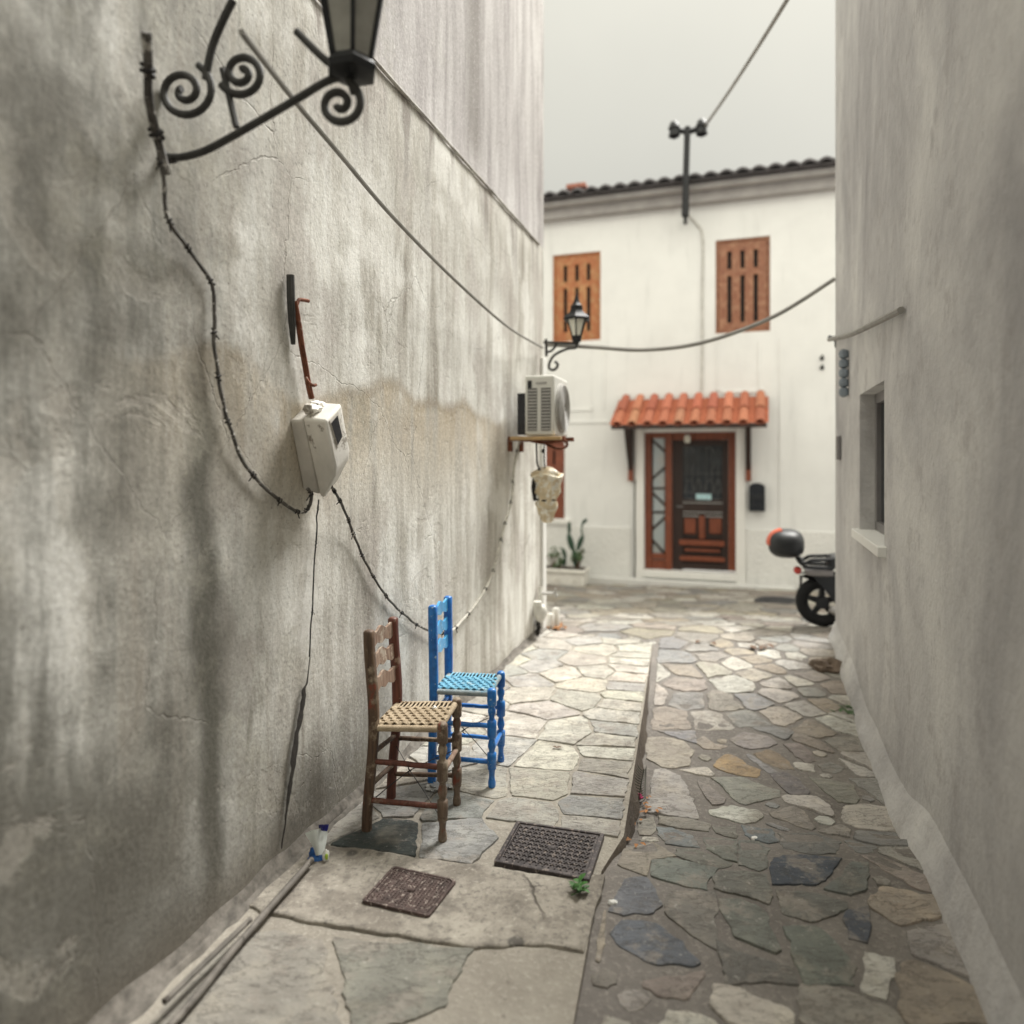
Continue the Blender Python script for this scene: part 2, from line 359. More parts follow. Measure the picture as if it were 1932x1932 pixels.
M_ACW = simple('ac_white_paint', (.66, .655, .61), .5, 0, .06, 4, .05)
M_ACD = simple('ac_dark_slots', (.03, .03, .03), .7, 0, .2, 8, .0)
M_ACF = simple('ac_grey_grille', (.36, .35, .33), .6, 0, .15, 20, .0)
M_FROST = simple('frosted_glass', (.72, .71, .62), .35, 0, .06, 5, 0)
M_TILE = None
def mat_tile():
    g = G('terracotta_tile'); c = g.co(); a = g.attr(); n = g.noise(c, 14, 7, .65)
    k = g.mix(.5, a, g.ramp(n, [(.3, (.36, .34, .34)), (.7, (.68, .66, .64))]), 'OVERLAY')
    k = g.mix(g.mul(g.ss(g.noise(c, 25, 6, .7), .6, .7), .4), k, (.55, .33, .18))
    g.bump(n, .2, .004); return g.out(k, .75)
M_TILE = mat_tile()
M_ROOFD = simple('weathered_roof_tile', (.045, .040, .042), .9, 0, .35, 6, .3)
M_SOFFIT = simple('grey_eave', (.34, .325, .315), .85, 0, .15, 4, .1)
M_CHIM = simple('brick_red', (.34, .14, .10), .85, 0, .25, 12, .3)
M_DARK = simple('dark_interior', (.018, .017, .017), .9, 0, .2, 5, 0)
M_CURTAIN = None
def mat_curtain():
    g = G('curtained_glass'); c = g.co()
    w = g.wave(g.map(c, (1, 0, .05)), 11, 1.5, 'X'); n = g.noise(c, 3, 4)
    k = g.mix(g.ss(n, .40, .62), g.ramp(w, [(.2, (.30, .38, .41)), (.8, (.52, .58, .59))]), g.ramp(w, [(.2, (.36, .38, .37)), (.8, (.58, .58, .55))]))
    return g.out(k, .12, Specular_IOR_Level=.6)
M_CURTAIN = mat_curtain()
M_DGLASS = simple('dark_glass', (.026, .031, .036), .14, 0, .5, 6, 0)
M_BOX = simple('mailbox_metal', (.012, .015, .021), .5, .3, .2, 10, .1)
M_SCOOT = simple('black_plastic', (.007, .009, .012), .48, 0, .2, 10, .05)
M_TYRE = simple('tyre_rubber', (.006, .0065, .0075), .85, 0, .2, 10, .2)
M_SGREY = simple('grey_plastic', (.20, .19, .19), .45, 0, .1, 10, .05)
M_ALU = simple('alloy', (.45, .44, .42), .4, .6, .1, 10, .05)
M_RED = simple('red_lens', (.55, .055, .04), .25, 0, .1, 10, 0)
M_ORED = simple('orange_red_lens', (.62, .13, .07), .3, 0, .1, 10, 0)
M_BAG = simple('cream_plastic', (.66, .55, .37), .45, 0, .25, 12, .7, 22, wear=(.82, .79, .70), wf=.50)
M_PLANT = simple('whitewashed_concrete', (.74, .725, .675), .9, 0, .12, 8, .4, 40)
M_SOIL = simple('soil', (.05, .035, .025), .95, 0, .4, 20, .6)
M_CACT = simple('cactus_green', (.020, .055, .032), .6, 0, .3, 10, .2, wear=(.07, .12, .05), wf=.62)
M_JADE = simple('jade_leaf', (.055, .11, .035), .5, 0, .45, 18, .1)
M_WEED = simple('weed_green', (.045, .14, .025), .55, 0, .5, 25, .1)
M_FERN = simple('dark_twig_green', (.035, .04, .022), .8, 0, .4, 20, .1)
M_STEM = simple('brown_stem', (.13, .075, .045), .8, 0, .3, 20, .2)
M_LEAF = simple('dry_leaf', (.30, .135, .045), .75, 0, .5, 30, .2)
M_PINK = simple('pink_petal', (.62, .05, .20), .6, 0, .2, 20, 0)
M_PAPER = simple('silver_white_film', (.62, .66, .64), .42, 0, .12, 9, .15, 14)
M_NAVY = simple('navy_print', (.012, .014, .16), .4, 0, .2, 12, .1)
M_SBLUE = simple('blue_print', (.02, .11, .36), .4, 0, .5, 25, .1)
M_YGREEN = simple('green_print', (.35, .50, .06), .4, 0, .2, 20, .1)
M_PIPE = simple('grimy_pipe', (.155, .14, .122), .75, .1, .4, 12, .3, 50, wear=(.07, .06, .05), wf=.54)
M_RUBBLE = simple('rubble', (.145, .132, .115), .95, 0, .5, 22, .9, 35)
M_ROCK = simple('brown_rock', (.17, .13, .10), .95, 0, .4, 8, .7)
M_WPIPE = simple('white_plastic_pipe', (.66, .65, .60), .5, 0, .1, 10, .1)
M_GRIMEDK = simple('crack_shadow_dirt', (.030, .026, .022), .95, 0, .4, 30, .5)
M_SILV = simple('crumpled_film', (.50, .50, .48), .25, .2, .2, 20, .3)
M_CYAN = simple('cyan_paper', (.45, .68, .72), .6, 0, .3, 20, 0)

M_LGLASS = simple('dusty_lantern_glass', (.34, .335, .30), .25, 0, .25, 9, .1)

# ================================================================== GROUND
def sstep(a, b, x):
    t = max(0, min(1, (x-a)/(b-a))); return t*t*(3-2*t)
def zs(x, y):                          # height of the street
    z = -.022 - .118*sstep(2.48, 3.0, y)
    z += .13*sstep(3.7, 5.5, y)
    if y > 5.5: z -= (y-5.5)*.088*sstep(5.3, 7.0, y)
    return max(z, -.62)
def gs(X, Y):
    p = gp(X, Y, -.1)
    for _ in range(8): p = gp(X, Y, zs(p.x, p.y))
    return p
KX = lambda y: -.217+.245*y            # kerb line
def in_poly(p, poly):
    c = False; n = len(poly)
    for i in range(n):
        a, b = poly[i], poly[i-1]
        if (a[1] > p[1]) != (b[1] > p[1]) and p[0] < (b[0]-a[0])*(p[1]-a[1])/(b[1]-a[1])+a[0]: c = not c
    return c
PAVE = [(-1.45, .4), (-.25, .4), (.0, 1.1), (.2156, 2.016), (.316, 2.43), (.431, 2.655), (KX(4.0), 4.0), (1.10, 5.39), (.26, 5.86)]
def clip(poly, n, d):                  # keep n.p <= d
    out = []
    for i in range(len(poly)):
        a, b = poly[i-1], poly[i]
        fa, fb = n[0]*a[0]+n[1]*a[1]-d, n[0]*b[0]+n[1]*b[1]-d
        if (fa <= 0) != (fb <= 0):
            t = fa/(fa-fb); out.append((a[0]+(b[0]-a[0])*t, a[1]+(b[1]-a[1])*t))
        if fb <= 0: out.append(b)
    return out
def poisson(x0, x1, y0, y1, rfn, ok, pts, tries=6000):
    for _ in range(tries):
        p = (R.uniform(x0, x1), R.uniform(y0, y1))
        if not ok(p): continue
        r = rfn(p)
        if all((p[0]-q[0])**2+(p[1]-q[1])**2 > r*r for q in pts): pts.append(p)
    return pts
def cell(i, pts, gap, ext=.5):
    p = pts[i]; poly = [(p[0]-ext, p[1]-ext), (p[0]+ext, p[1]-ext), (p[0]+ext, p[1]+ext), (p[0]-ext, p[1]+ext)]
    near = sorted(((q[0]-p[0])**2+(q[1]-p[1])**2, k) for k, q in enumerate(pts) if k != i and abs(q[0]-p[0]) < 2*ext and abs(q[1]-p[1]) < 2*ext)[:18]
    for d2, k in near:
        q = pts[k]; L = math.sqrt(d2); n = ((q[0]-p[0])/L, (q[1]-p[1])/L)
        poly = clip(poly, n, n[0]*p[0]+n[1]*p[1]+L/2-gap/2)
        if len(poly) < 3: return None
    return poly
def stone(mb, poly, zf, col, h=.008, rnd=2, mi=0, wob=.006, step=.016):
    pts = []
    n = len(poly)
    if n < 3: return
    for i in range(n):
        a, b = V((*poly[i], 0)), V((*poly[(i+1) % n], 0)); L = (b-a).length; k = max(1, int(L/step))
        pts += [a.lerp(b, j/k) for j in range(k)]
    if len(pts) < 6: return
    for _ in range(rnd): pts = [(pts[i-1]+pts[i]*2+pts[(i+1) % len(pts)])/4 for i in range(len(pts))]
    m = len(pts); c = sum(pts, V())/m
    size = max((p-c).length for p in pts)
    if size < .03: return
    pts = [p + (p-c).normalized()*wob*(noise.noise(V((p.x*9, p.y*9, 3)))*2.4 + 1.3*noise.noise(V((p.x*27, p.y*27, 7))) + .9*noise.noise(V((p.x*70, p.y*70, 7)))) for p in pts]
    tx, ty = R.uniform(-1, 1)*.012, R.uniform(-1, 1)*.012
    def ring(s, z): return [V((c.x+(p.x-c.x)*s, c.y+(p.y-c.y)*s, zf(p.x, p.y)+z+(p.x-c.x)*tx+(p.y-c.y)*ty+.004*noise.noise(V((p.x*7, p.y*7, 1))))) for p in pts]
    e = .006/size; rows = [ring(1+e*.3, -.012), ring(1, h*.7), ring(1-e*.5, h*.95), ring(1-e*2.5, h), ring(.55, h+.0005)]
    vs = [p for r in rows for p in r] + [V((c.x, c.y, zf(c.x, c.y)+h+.001))]
    fs = [(r*m+i, r*m+(i+1) % m, (r+1)*m+(i+1) % m, (r+1)*m+i) for r in range(4) for i in range(m)]
    fs += [(4*m+i, 4*m+(i+1) % m, 5*m) for i in range(m)]
    mb.add(vs, fs, mi, col)
def jcol(c, a=.08):
    k = 1+R.uniform(-a, a)*2; return tuple(max(.02, min(.8, v*k*(1+R.uniform(-a, a)*.4))) for v in c)

def cz(l): return [((1900+x/2.397)/1.6563, (2300+y/2.397)/1.6563) for x, y in l]
HAND = [   # outlines of the stones one can tell apart on the near right, with their colour
 ([(350,250),(430,250),(540,300),(600,380),(620,460),(650,480),(665,610),(560,605),(300,570),(290,520),(320,420),(325,330)], (.50,.47,.44)),
 ([(800,190),(900,140),(960,160),(1060,230),(1135,255),(1115,310),(1000,300),(880,260),(790,225)], (.50,.37,.22)),
 ([(1100,140),(1200,110),(1290,140),(1380,235),(1410,260),(1290,245),(1180,205)], (.36,.29,.21)),
 ([(770,315),(1010,310),(1100,350),(1285,410),(1275,450),(1120,500),(1030,520),(960,490),(890,420),(840,360)], (.37,.37,.33)),
 ([(670,345),(760,370),(830,440),(880,470),(860,510),(780,520),(740,470),(700,400)], (.38,.34,.32)),
 ([(1220,580),(1390,530),(1470,570),(1550,690),(1520,710),(1330,640),(1230,610)], (.36,.33,.30)),
 ([(1510,310),(1650,330),(1840,370),(1870,470),(1840,500),(1720,490),(1640,430)], (.37,.36,.32)),
 ([(1215,290),(1330,270),(1420,320),(1500,410),(1480,435),(1360,430),(1270,370)], (.26,.24,.24)),
 ([(285,20),(420,10),(560,40),(640,110),(600,220),(500,240),(400,230),(290,170)], (.50,.46,.39)),
 ([(660,40),(720,10),(800,60),(905,75),(850,105),(720,95)], (.46,.41,.34)),
 ([(910,30),(1020,-30),(1200,0),(1270,60),(1190,90),(1080,100),(980,80)], (.42,.39,.37)),
 ([(1310,60),(1430,60),(1500,110),(1560,190),(1480,200),(1380,130)], (.33,.29,.27)),
 ([(1570,220),(1660,190),(1770,240),(1700,280),(1600,265)], (.38,.37,.34)),
 ([(220,640),(340,610),(360,700),(320,745),(230,745)], (.36,.34,.30)),
 ([(385,605),(600,630),(765,660),(760,720),(600,700),(380,660)], (.33,.31,.27)),
 ([(365,690),(480,690),(640,750),(690,840),(580,830),(440,810)], (.28,.30,.31)),
 ([(715,765),(960,780),(960,935),(860,920),(735,850)], (.32,.33,.29)),
 ([(780,680),(960,670),(955,768),(800,730)], (.30,.29,.26)),
 ([(985,790),(1130,800),(1205,850),(1190,980),(1130,1010),(985,960)], (.30,.31,.28)),
 ([(1000,670),(1230,700),(1285,790),(1200,808),(1060,770)], (.24,.27,.29)),
 ([(1290,740),(1540,730),(1740,800),(1700,880),(1550,885),(1310,840)], (.27,.27,.26)),
 ([(520,850),(640,850),(820,910),(900,950),(840,985),(680,960),(530,900)], (.31,.31,.27)),
 ([(80,960),(130,850),(330,800),(490,900),(320,940),(290,1040),(110,990)], (.44,.40,.33)),
 ([(335,935),(400,905),(620,950),(800,995),(760,1060),(740,1150),(560,1120),(340,1050)], (.30,.33,.30)),
 ([(1240,910),(1480,895),(1740,925),(1660,1050),(1560,1120),(1240,1110)], (.10,.12,.155)),
 ([(1630,1140),(1820,960),(1940,950),(1940,1140),(1820,1190)], (.25,.27,.25)),
 ([(790,1080),(860,1020),(1000,1005),(1180,1045),(1230,1200),(1200,1260),(1040,1200),(800,1140)], (.28,.28,.25)),
 ([(20,1310),(120,1065),(280,1065),(350,1140),(400,1270),(340,1330),(120,1350)], (.25,.265,.29)),
 ([(20,1480),(100,1390),(240,1380),(400,1450),(560,1540),(680,1700),(640,1730),(360,1700),(120,1580)], (.215,.235,.27)),
 ([(450,1175),(800,1170),(808,1400),(800,1580),(640,1490),(430,1320)], (.31,.29,.26)),
 ([(850,1235),(1000,1240),(1180,1310),(1290,1600),(1250,1620),(1090,1560),(950,1500),(870,1330)], (.28,.29,.26)),
 ([(1270,1160),(1500,1180),(1800,1250),(1790,1300),(1560,1390),(1310,1330)], (.25,.25,.23)),
 ([(1310,1430),(1560,1440),(1720,1560),(1850,1728),(1830,1860),(1480,1850),(1390,1640)], (.25,.27,.24)),
 ([(830,1545),(980,1640),(1200,1690),(1380,1728),(1400,1850),(900,1850)], (.25,.24,.22)),
 ([(1770,1310),(1950,1280),(1950,1560),(1800,1520)], (.14,.16,.20)),
]
PLACED = []
def put_stone(poly, col, h, rnd, wob):
    cx_, cy_ = sum(q[0] for q in poly)/len(poly), sum(q[1] for q in poly)/len(poly)
    PLACED.append((cx_, cy_, max(math.hypot(q[0]-cx_, q[1]-cy_) for q in poly), poly)); stone(mb, poly, zs, col, h=h, rnd=rnd, mi=1, wob=wob)
# ---- street: one sheet of mortar with the stones bedded in it
mb = MB()
xs = [-40, -15, -6] + [-2.4+.08*i for i in range(106)] + [8, 15, 40]
ys = [-40, -12, -4] + [.4+.08*i for i in range(150)] + [16, 25, 60]
def gz(x, y):
    z = zs(x, y)-.002+.006*noise.noise(V((x*2.1, y*2.1, 0)))
    if all(in_poly((x+i, y+j), PAVE) for i in (-.09, .09) for j in (-.09, .09)): z -= .15
    return z
mb.sheet([[V((x, y, gz(x, y))) for x in xs] for y in ys])
hand = []
for poly, col in HAND:
    p = [gs(X, Y) for X, Y in cz(poly)]; hand.append([(q.x, q.y) for q in p])
def ok_street(p):
    if in_poly(p, PAVE): return False
    lo = RW.i @ V((p[0], p[1], 0))
    if lo.x > -.05 and lo.y < .05: return False
    if (FW.i @ V((p[0], p[1], 0))).y > -.02: return False
    wl = WL.i @ V((p[0], p[1], 0))
    return not (wl.x < .02 and wl.y < 6.3)
HC = [(sum(q[0] for q in h)/len(h), sum(q[1] for q in h)/len(h)) for h in hand]
seeds = poisson(-.1, 2.9, 1.0, 5.6, lambda p: .19+.10*noise.noise(V((p[0]*.7, p[1]*.7, 5))), lambda p: ok_street(p) and not any(in_poly(p, h) for h in hand), [], 9000)
seeds = poisson(-3.2, 6.5, 5.4, 11.2, lambda p: .27+.13*noise.noise(V((p[0]*.7, p[1]*.7, 5))), ok_street, seeds, 9000)
allp = seeds + HC
PAL_S = [(.48,.44,.38), (.54,.51,.46), (.40,.37,.33), (.44,.39,.31), (.37,.36,.34), (.32,.32,.32), (.62,.59,.53), (.64,.62,.57), (.38,.33,.29)]
def hit_hand(poly):
    return any(in_poly(q, h) for q in poly for h in hand) or any(in_poly(q, poly) for h in hand for q in h)
for i, p in enumerate(seeds):
    poly = cell(i, allp, R.uniform(.014, .040))
    if not poly: continue
    if 2.5 < p[1] < 5.45: poly = clip(poly, (-1, .245), .217-.05)
    elif p[1] <= 2.5: poly = clip(poly, (-1, .25), -.316+.25*2.43-.03) if p[1] > 1.9 else poly
    poly = clip(poly, (.3303, -.9439), .3303*2.6-.9439*5.54-.03) if False else poly
    if len(poly) < 3: continue
    if hit_hand(poly):
        for h in hand:
            if any(in_poly(q, h) for q in poly) or any(in_poly(q, poly) for q in h):
                hx, hy = sum(q[0] for q in h)/len(h), sum(q[1] for q in h)/len(h); L_ = math.hypot(hx-p[0], hy-p[1]); nn = ((hx-p[0])/L_, (hy-p[1])/L_)
                poly = clip(poly, nn, min(nn[0]*q[0]+nn[1]*q[1] for q in h)-.02)
                if len(poly) < 3: break
        if len(poly) < 3: continue
        ar = abs(sum(poly[i-1][0]*poly[i][1]-poly[i][0]*poly[i-1][1] for i in range(len(poly))))/2
        if ar < .003: continue
    if p[0] < 1.3 and p[1] < 5.6 and any(in_poly(q, PAVE) for q in poly): continue
    c = jcol(R.choice(PAL_S), .06)
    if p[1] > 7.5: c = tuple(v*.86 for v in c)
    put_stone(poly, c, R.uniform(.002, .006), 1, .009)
for h, (poly, col) in zip(hand, HAND):
    dk = .80 if sum(q[1] for q in h)/len(h) < 2.8 else .92  # near stones darkened, the vignette put into their colour
    cx_, cy_ = sum(q[0] for q in h)/len(h), sum(q[1] for q in h)/len(h); gk = 1.05 if cy_ < 2.8 else 1.03
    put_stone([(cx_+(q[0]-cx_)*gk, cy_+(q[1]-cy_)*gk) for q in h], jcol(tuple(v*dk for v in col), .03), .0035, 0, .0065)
def segd(p, q, r):
    vx, vy = r[0]-q[0], r[1]-q[1]; L2 = vx*vx+vy*vy or 1e-9; t = max(0, min(1, ((p[0]-q[0])*vx+(p[1]-q[1])*vy)/L2))
    return math.hypot(p[0]-q[0]-vx*t, p[1]-q[1]-vy*t)
for _ in range(9000):                       # smaller stones wedged into what is left open
    p = (R.uniform(-.1, 2.9), R.uniform(.7, 5.7))
    if not ok_street(p): continue
    d = .125 if p[1] > 2.75 else .10
    if 2.5 < p[1] < 5.45: d = min(d, p[0]-KX(p[1])-.045)
    elif p[1] <= 2.5: d = min(d, p[0]-(.316-.25*(2.43-p[1]))-.02)
    if d < .022: continue
    for (cx_, cy_, sz_, poly) in PLACED:
        if abs(cx_-p[0]) > sz_+d+.02 or abs(cy_-p[1]) > sz_+d+.02: continue
        if in_poly(p, poly): d = 0; break
        d = min(d, min(segd(p, poly[i-1], poly[i]) for i in range(len(poly)))-R.uniform(.008, .016))
        if d < .022: break
    if d < .022: continue
    k = R.randint(5, 7); a0 = R.uniform(0, 6.28); el = R.uniform(1.0, 1.25)
    poly = [(p[0]+d*R.uniform(.85, 1.12)*math.cos(a0+2*math.pi*i/k), p[1]+d*R.uniform(.85, 1.12)*math.sin(a0+2*math.pi*i/k)) for i in range(k)]
    col = jcol(R.choice(PAL_S), .06)
    if p[1] < 2.8: col = tuple(v*.72 for v in col)  # near filler stones carry the same vignette darkening in their colour
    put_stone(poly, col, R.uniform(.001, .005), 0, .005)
street = build('street', mb, [M_MORTAR, M_STONE], angle=50); tag(street, 'stone paved lane of irregular flat stones set in grey brown mortar', None, kind='structure')

# ---- raised pavement with its kerb
mb = MB(); n = len(PAVE); rows = []
edge = []
for i in range(n):
    a, b = V((*PAVE[i], 0)), V((*PAVE[(i+1) % n], 0)); k = max(1, int((b-a).length/.04))
    edge += [a.lerp(b, j/k) for j in range(k)]
cc = V((.0, 3.2, 0)); m = len(edge)
def out(p, d): q = (p-cc).normalized(); return p+V((max(q.x, 0), 0, 0))*d
ring0 = [V((p.x, p.y, -.004)) for p in edge]
ring1 = [out(p, .004+.010*noise.noise(p*14))+V((0, 0, -.02)) for p in edge]
ring2 = [out(p, .012+.024*noise.noise(p*13))+V((0, 0, -.07)) for p in edge]
ring3 = [out(p, .024+.024*noise.noise(p*10))+V((0, 0, -.12)) for p in edge]
ring4 = [out(p, .03)+V((0, 0, -.45)) for p in edge]
vs = ring0+ring1+ring2+ring3+ring4
mb.add(ring0, [tuple(range(m))], 0)
mb.add(vs, [(r*m+(i+1) % m, r*m+i, (r+1)*m+i, (r+1)*m+(i+1) % m) for r in range(4) for i in range(m)], 2)
COVER_BIG = [gp(*q) for q in ((975,1556), (1140.5,1580), (1112,1668), (931.6,1632.6))]
cbx = sum(q.x for q in COVER_BIG)/4; cby = sum(q.y for q in COVER_BIG)/4
CB2 = [(cbx+(q.x-cbx)*1.06, cby+(q.y-cby)*1.06) for q in COVER_BIG]
QUAD = [(-.765, 2.60), (.335, 2.35), (KX(5.39)-.004, 5.39), (.25, 5.84)]
def half(poly):
    out = []
    for i in range(len(poly)):
        a, b = poly[i], poly[(i+1) % len(poly)]; nx, ny = b[1]-a[1], -(b[0]-a[0]); L = math.hypot(nx, ny)
        out.append(((nx/L, ny/L), (nx*a[0]+ny*a[1])/L))
    return out
seeds = []
y = 2.70
while y < 5.35:                           # edge stones in a row along the kerb
    seeds.append((KX(y)-R.uniform(.11, .14), y)); y += R.uniform(.13, .21)
seeds2 = poisson(-.8, 1.1, 2.4, 5.9, lambda p: R.uniform(.21, .30), lambda p: in_poly(p, QUAD) and p[0] < KX(p[1])-.26, list(seeds), 7000)
PAL_P = [(.50,.47,.41), (.54,.51,.44), (.46,.43,.38), (.47,.445,.39), (.50,.47,.40), (.43,.41,.36), (.50,.46,.39), (.56,.53,.47), (.40,.39,.36)]
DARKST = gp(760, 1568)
for i, p in enumerate(seeds2):
    poly = cell(i, seeds2, R.uniform(.010, .024))
    if not poly: continue
    for nn, d in half(QUAD): poly = clip(poly, nn, d)
    if len(poly) < 3: continue
    for nn, d in [((-1*q[0], -1*q[1]), -e) for q, e in half(CB2)[:0]]: poly = clip(poly, nn, d)
    if in_poly(p, CB2): continue
    if any(in_poly(q, CB2) for q in poly) or any(in_poly(q, poly) for q in CB2):
        # trim back to the side of the cover this stone lies on
        best = max(half([CB2[k] for k in (3, 2, 1, 0)]), key=lambda h: h[0][0]*p[0]+h[0][1]*p[1]-h[1])
        for nn, d in sorted(half([CB2[k] for k in (3, 2, 1, 0)]), key=lambda h: -(h[0][0]*p[0]+h[0][1]*p[1]-h[1]))[:1]:
            poly = clip(poly, (-nn[0], -nn[1]), -d-.008)
        if len(poly) < 3: continue
    c = R.choice(PAL_P)  # far stones paler, near ones darker: light falloff put into the colour
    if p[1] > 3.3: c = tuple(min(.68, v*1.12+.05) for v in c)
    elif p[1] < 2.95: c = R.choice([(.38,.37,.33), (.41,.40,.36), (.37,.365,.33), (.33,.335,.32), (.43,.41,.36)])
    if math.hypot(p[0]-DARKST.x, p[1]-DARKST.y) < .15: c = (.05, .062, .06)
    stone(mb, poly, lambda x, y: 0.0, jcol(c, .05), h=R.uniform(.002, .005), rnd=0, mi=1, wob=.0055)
near = poisson(-1.4, .2, .6, 2.12, lambda p: .36, lambda p: in_poly(p, PAVE) and p[1] < 2.04-.1*p[0], [], 2500)
NEARQ = [(-1.35, .5), (-.3, .5), (.12, 1.75), (.20, 2.00), (-.08, 2.02), (-.42, 2.09), (-.76, 2.16)]
for i, p in enumerate(near):
    poly = cell(i, near, R.uniform(.02, .04), .6)
    if not poly: continue
    poly = clip(poly, (.10, 1), 2.03)                        # below the slab
    poly = clip(poly, (-.953, .303), .953*1.50)              # clear of the wall
    if len(poly) < 3 or not all(in_poly((q[0]*.98+p[0]*.02, q[1]*.98+p[1]*.02), PAVE) for q in poly): continue
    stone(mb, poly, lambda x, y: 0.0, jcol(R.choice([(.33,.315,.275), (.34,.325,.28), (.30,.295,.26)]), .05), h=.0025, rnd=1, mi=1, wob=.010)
pave = build('pavement', mb, [M_PMORTAR, M_STONE, M_KERB], angle=50); tag(pave, 'raised pavement of pale flagstones with a low rough kerb', None, kind='structure')

# ---- concrete slab patch
mb = MB()
SL = [(-.79, 2.60), (-.22, 2.475), (.285, 2.352), (.322, 2.40), (.30, 2.30), (.212, 2.03), (.10, 2.055), (-.10, 2.036), (-.43, 2.105), (-.80, 2.20), (-.885, 2.24)]
bound = []
for i in range(len(SL)):
    a, b = V((*SL[i], 0)), V((*SL[(i+1) % len(SL)], 0)); k = max(1, int((b-a).length/.02))
    bound += [a.lerp(b, j/k) for j in range(k)]
bound = [p+V((noise.noise(p*16), noise.noise(p*16+V((5, 5, 5))), 0))*.012 for p in bound]
c = V((-.28, 2.28, 0)); m = len(bound)
def sz(p): return .006+.005*noise.noise(V((p.x*5, p.y*5, 2)))+.002*noise.noise(V((p.x*22, p.y*22, 2)))
rings = [[V((p.x, p.y, -.02)) for p in bound], [V((p.x, p.y, sz(p)-.004)) for p in bound]]
for s in (.985, .93, .85, .75, .63, .5, .36, .2, .08):
    rings.append([(lambda q: V((q.x, q.y, sz(q))))(c+(p-c)*s) for p in bound])
vs = [p for r in rings for p in r]+[V((c.x, c.y, sz(c)))]
mb.add(vs, [(r*m+i, r*m+(i+1) % m, (r+1)*m+(i+1) % m, (r+1)*m+i) for r in range(len(rings)-1) for i in range(m)]+[((len(rings)-1)*m+i, (len(rings)-1)*m+(i+1) % m, len(rings)*m) for i in range(m)])
slab = build('concrete_path', mb, M_CONC, angle=60); tag(slab, 'worn cracked concrete patch in front of the chairs', None, kind='structure')

# ================================================================== STAINED HOUSE ON THE LEFT
house = thing('stained_house', 'long grey stained plaster house wall running down the left of the alley', 'house', WL, loc=(-1.599, 0, 0))
TE = 6.17
mb = MB()
ts = [-2.5, -1, 0] + [.5+.07*i for i in range(82)]; ts = [t for t in ts if t < TE-.03]+[TE]
zz = [-.7, -.3, -.1] + [.07*i for i in range(46)] + [3.3, 3.6, 4, 4.6, 5.4, 6.2]
def wo(t, z):
    o = .010*noise.noise(V((t*1.3, z*1.3, 4)))+.005*noise.noise(V((t*5, z*5, 4)))
    if z > 3.24: o -= .018
    return o*sstep(TE, TE-.3, t)
mb.sheet([[WL.w(wo(t, z), t, z) for t in ts] for z in zz])
mb.add([WL.w(0, TE, -.7), WL.w(-7, TE, -.7), WL.w(-7, TE, 6.2), WL.w(0, TE, 6.2), WL.w(0, -2.5, 6.2), WL.w(-7, -2.5, 6.2), WL.w(0, -2.5, -.7), WL.w(-7, -2.5, -.7)], [(0,1,2,3), (3,2,5,4), (4,5,7,6)])
mb.box(None, -9, 7, -9, -4.2, -.7, 6.2)  # added unseen wing behind the camera, keeps sky light off the near ground
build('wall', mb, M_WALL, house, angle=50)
mb = MB(); 
for a, b in ((0.2, 3.24),):
    pts = [WL.w(.0, t, 3.235+.008*noise.noise(V((t*3, 0, 0)))) for t in [-2.5+.12*i for i in range(int((TE+2.5)/.12))]]
    mb.tube(pts, lambda u: .009+.006*noise.noise(V((u*60, 1, 0))), 6)
build('seam_ledge', mb, M_WALL, house, angle=80)
# pale corner strip with its broken foot
mb = MB(); mb.box(WL, -.30, .022, TE-.10, TE+.012, -.4, 2.3); build('corner_strip', mb, M_TRIM, house, bevel=.008)
# mortar fillet along the foot
mb = MB(); rows = []
for i in range(150):
    t = .5+i*.038
    w = .034+.026*noise.noise(V((t*6, 0, 2)))+.012*noise.noise(V((t*19, 0, 2))); h = .032+.03*noise.noise(V((t*5, 3, 2)))
    rows.append([WL.w(-.02, t, h+.03), WL.w(.012, t, h), WL.w(w*.6, t, h*.35+.006*noise.noise(V((t*20, 1, 1)))), WL.w(w, t, .012), WL.w(w+.02, t, -.02)])
mb.sheet(rows); build('mortar_fillet', mb, M_RUBBLE, house, angle=70)
# the crack under the meter box
def wl(X, Y, o=0.0): return WL.hit(X, Y, 0, o)
mb = MB(); L = []; 
for X, Y, w in ((585,1240,.0015),(580,1285,.003),(574,1300,.008),(570,1330,.009),(564,1365,.010),(559,1400,.009),(553,1440,.010),(548,1480,.008),(543,1515,.005),(537,1560,.003),(532,1600,.002)):
    p = wl(X, Y, .012); L.append((p, w))
P = catmull([p for p, w in L], 8); ws = []
for i in range(len(L)-1): ws += [L[i][1]+(L[i+1][1]-L[i][1])*k/8 for k in range(8)]
ws.append(L[-1][1]); rows = []
for p, w in zip(P, ws):
    w *= 1.7
    a = w*(1+.6*noise.noise(p*38)); b = w*(1+.6*noise.noise(p*41+V((9, 0, 0)))); j = .006*noise.noise(p*17)
    rows.append([WL.w(p.x, p.y+j-a, p.z), WL.w(p.x+.002, p.y+j, p.z), WL.w(p.x, p.y+j+b, p.z)])
mb.sheet(rows); build('wall_crack', mb, M_GRIMEDK, house)

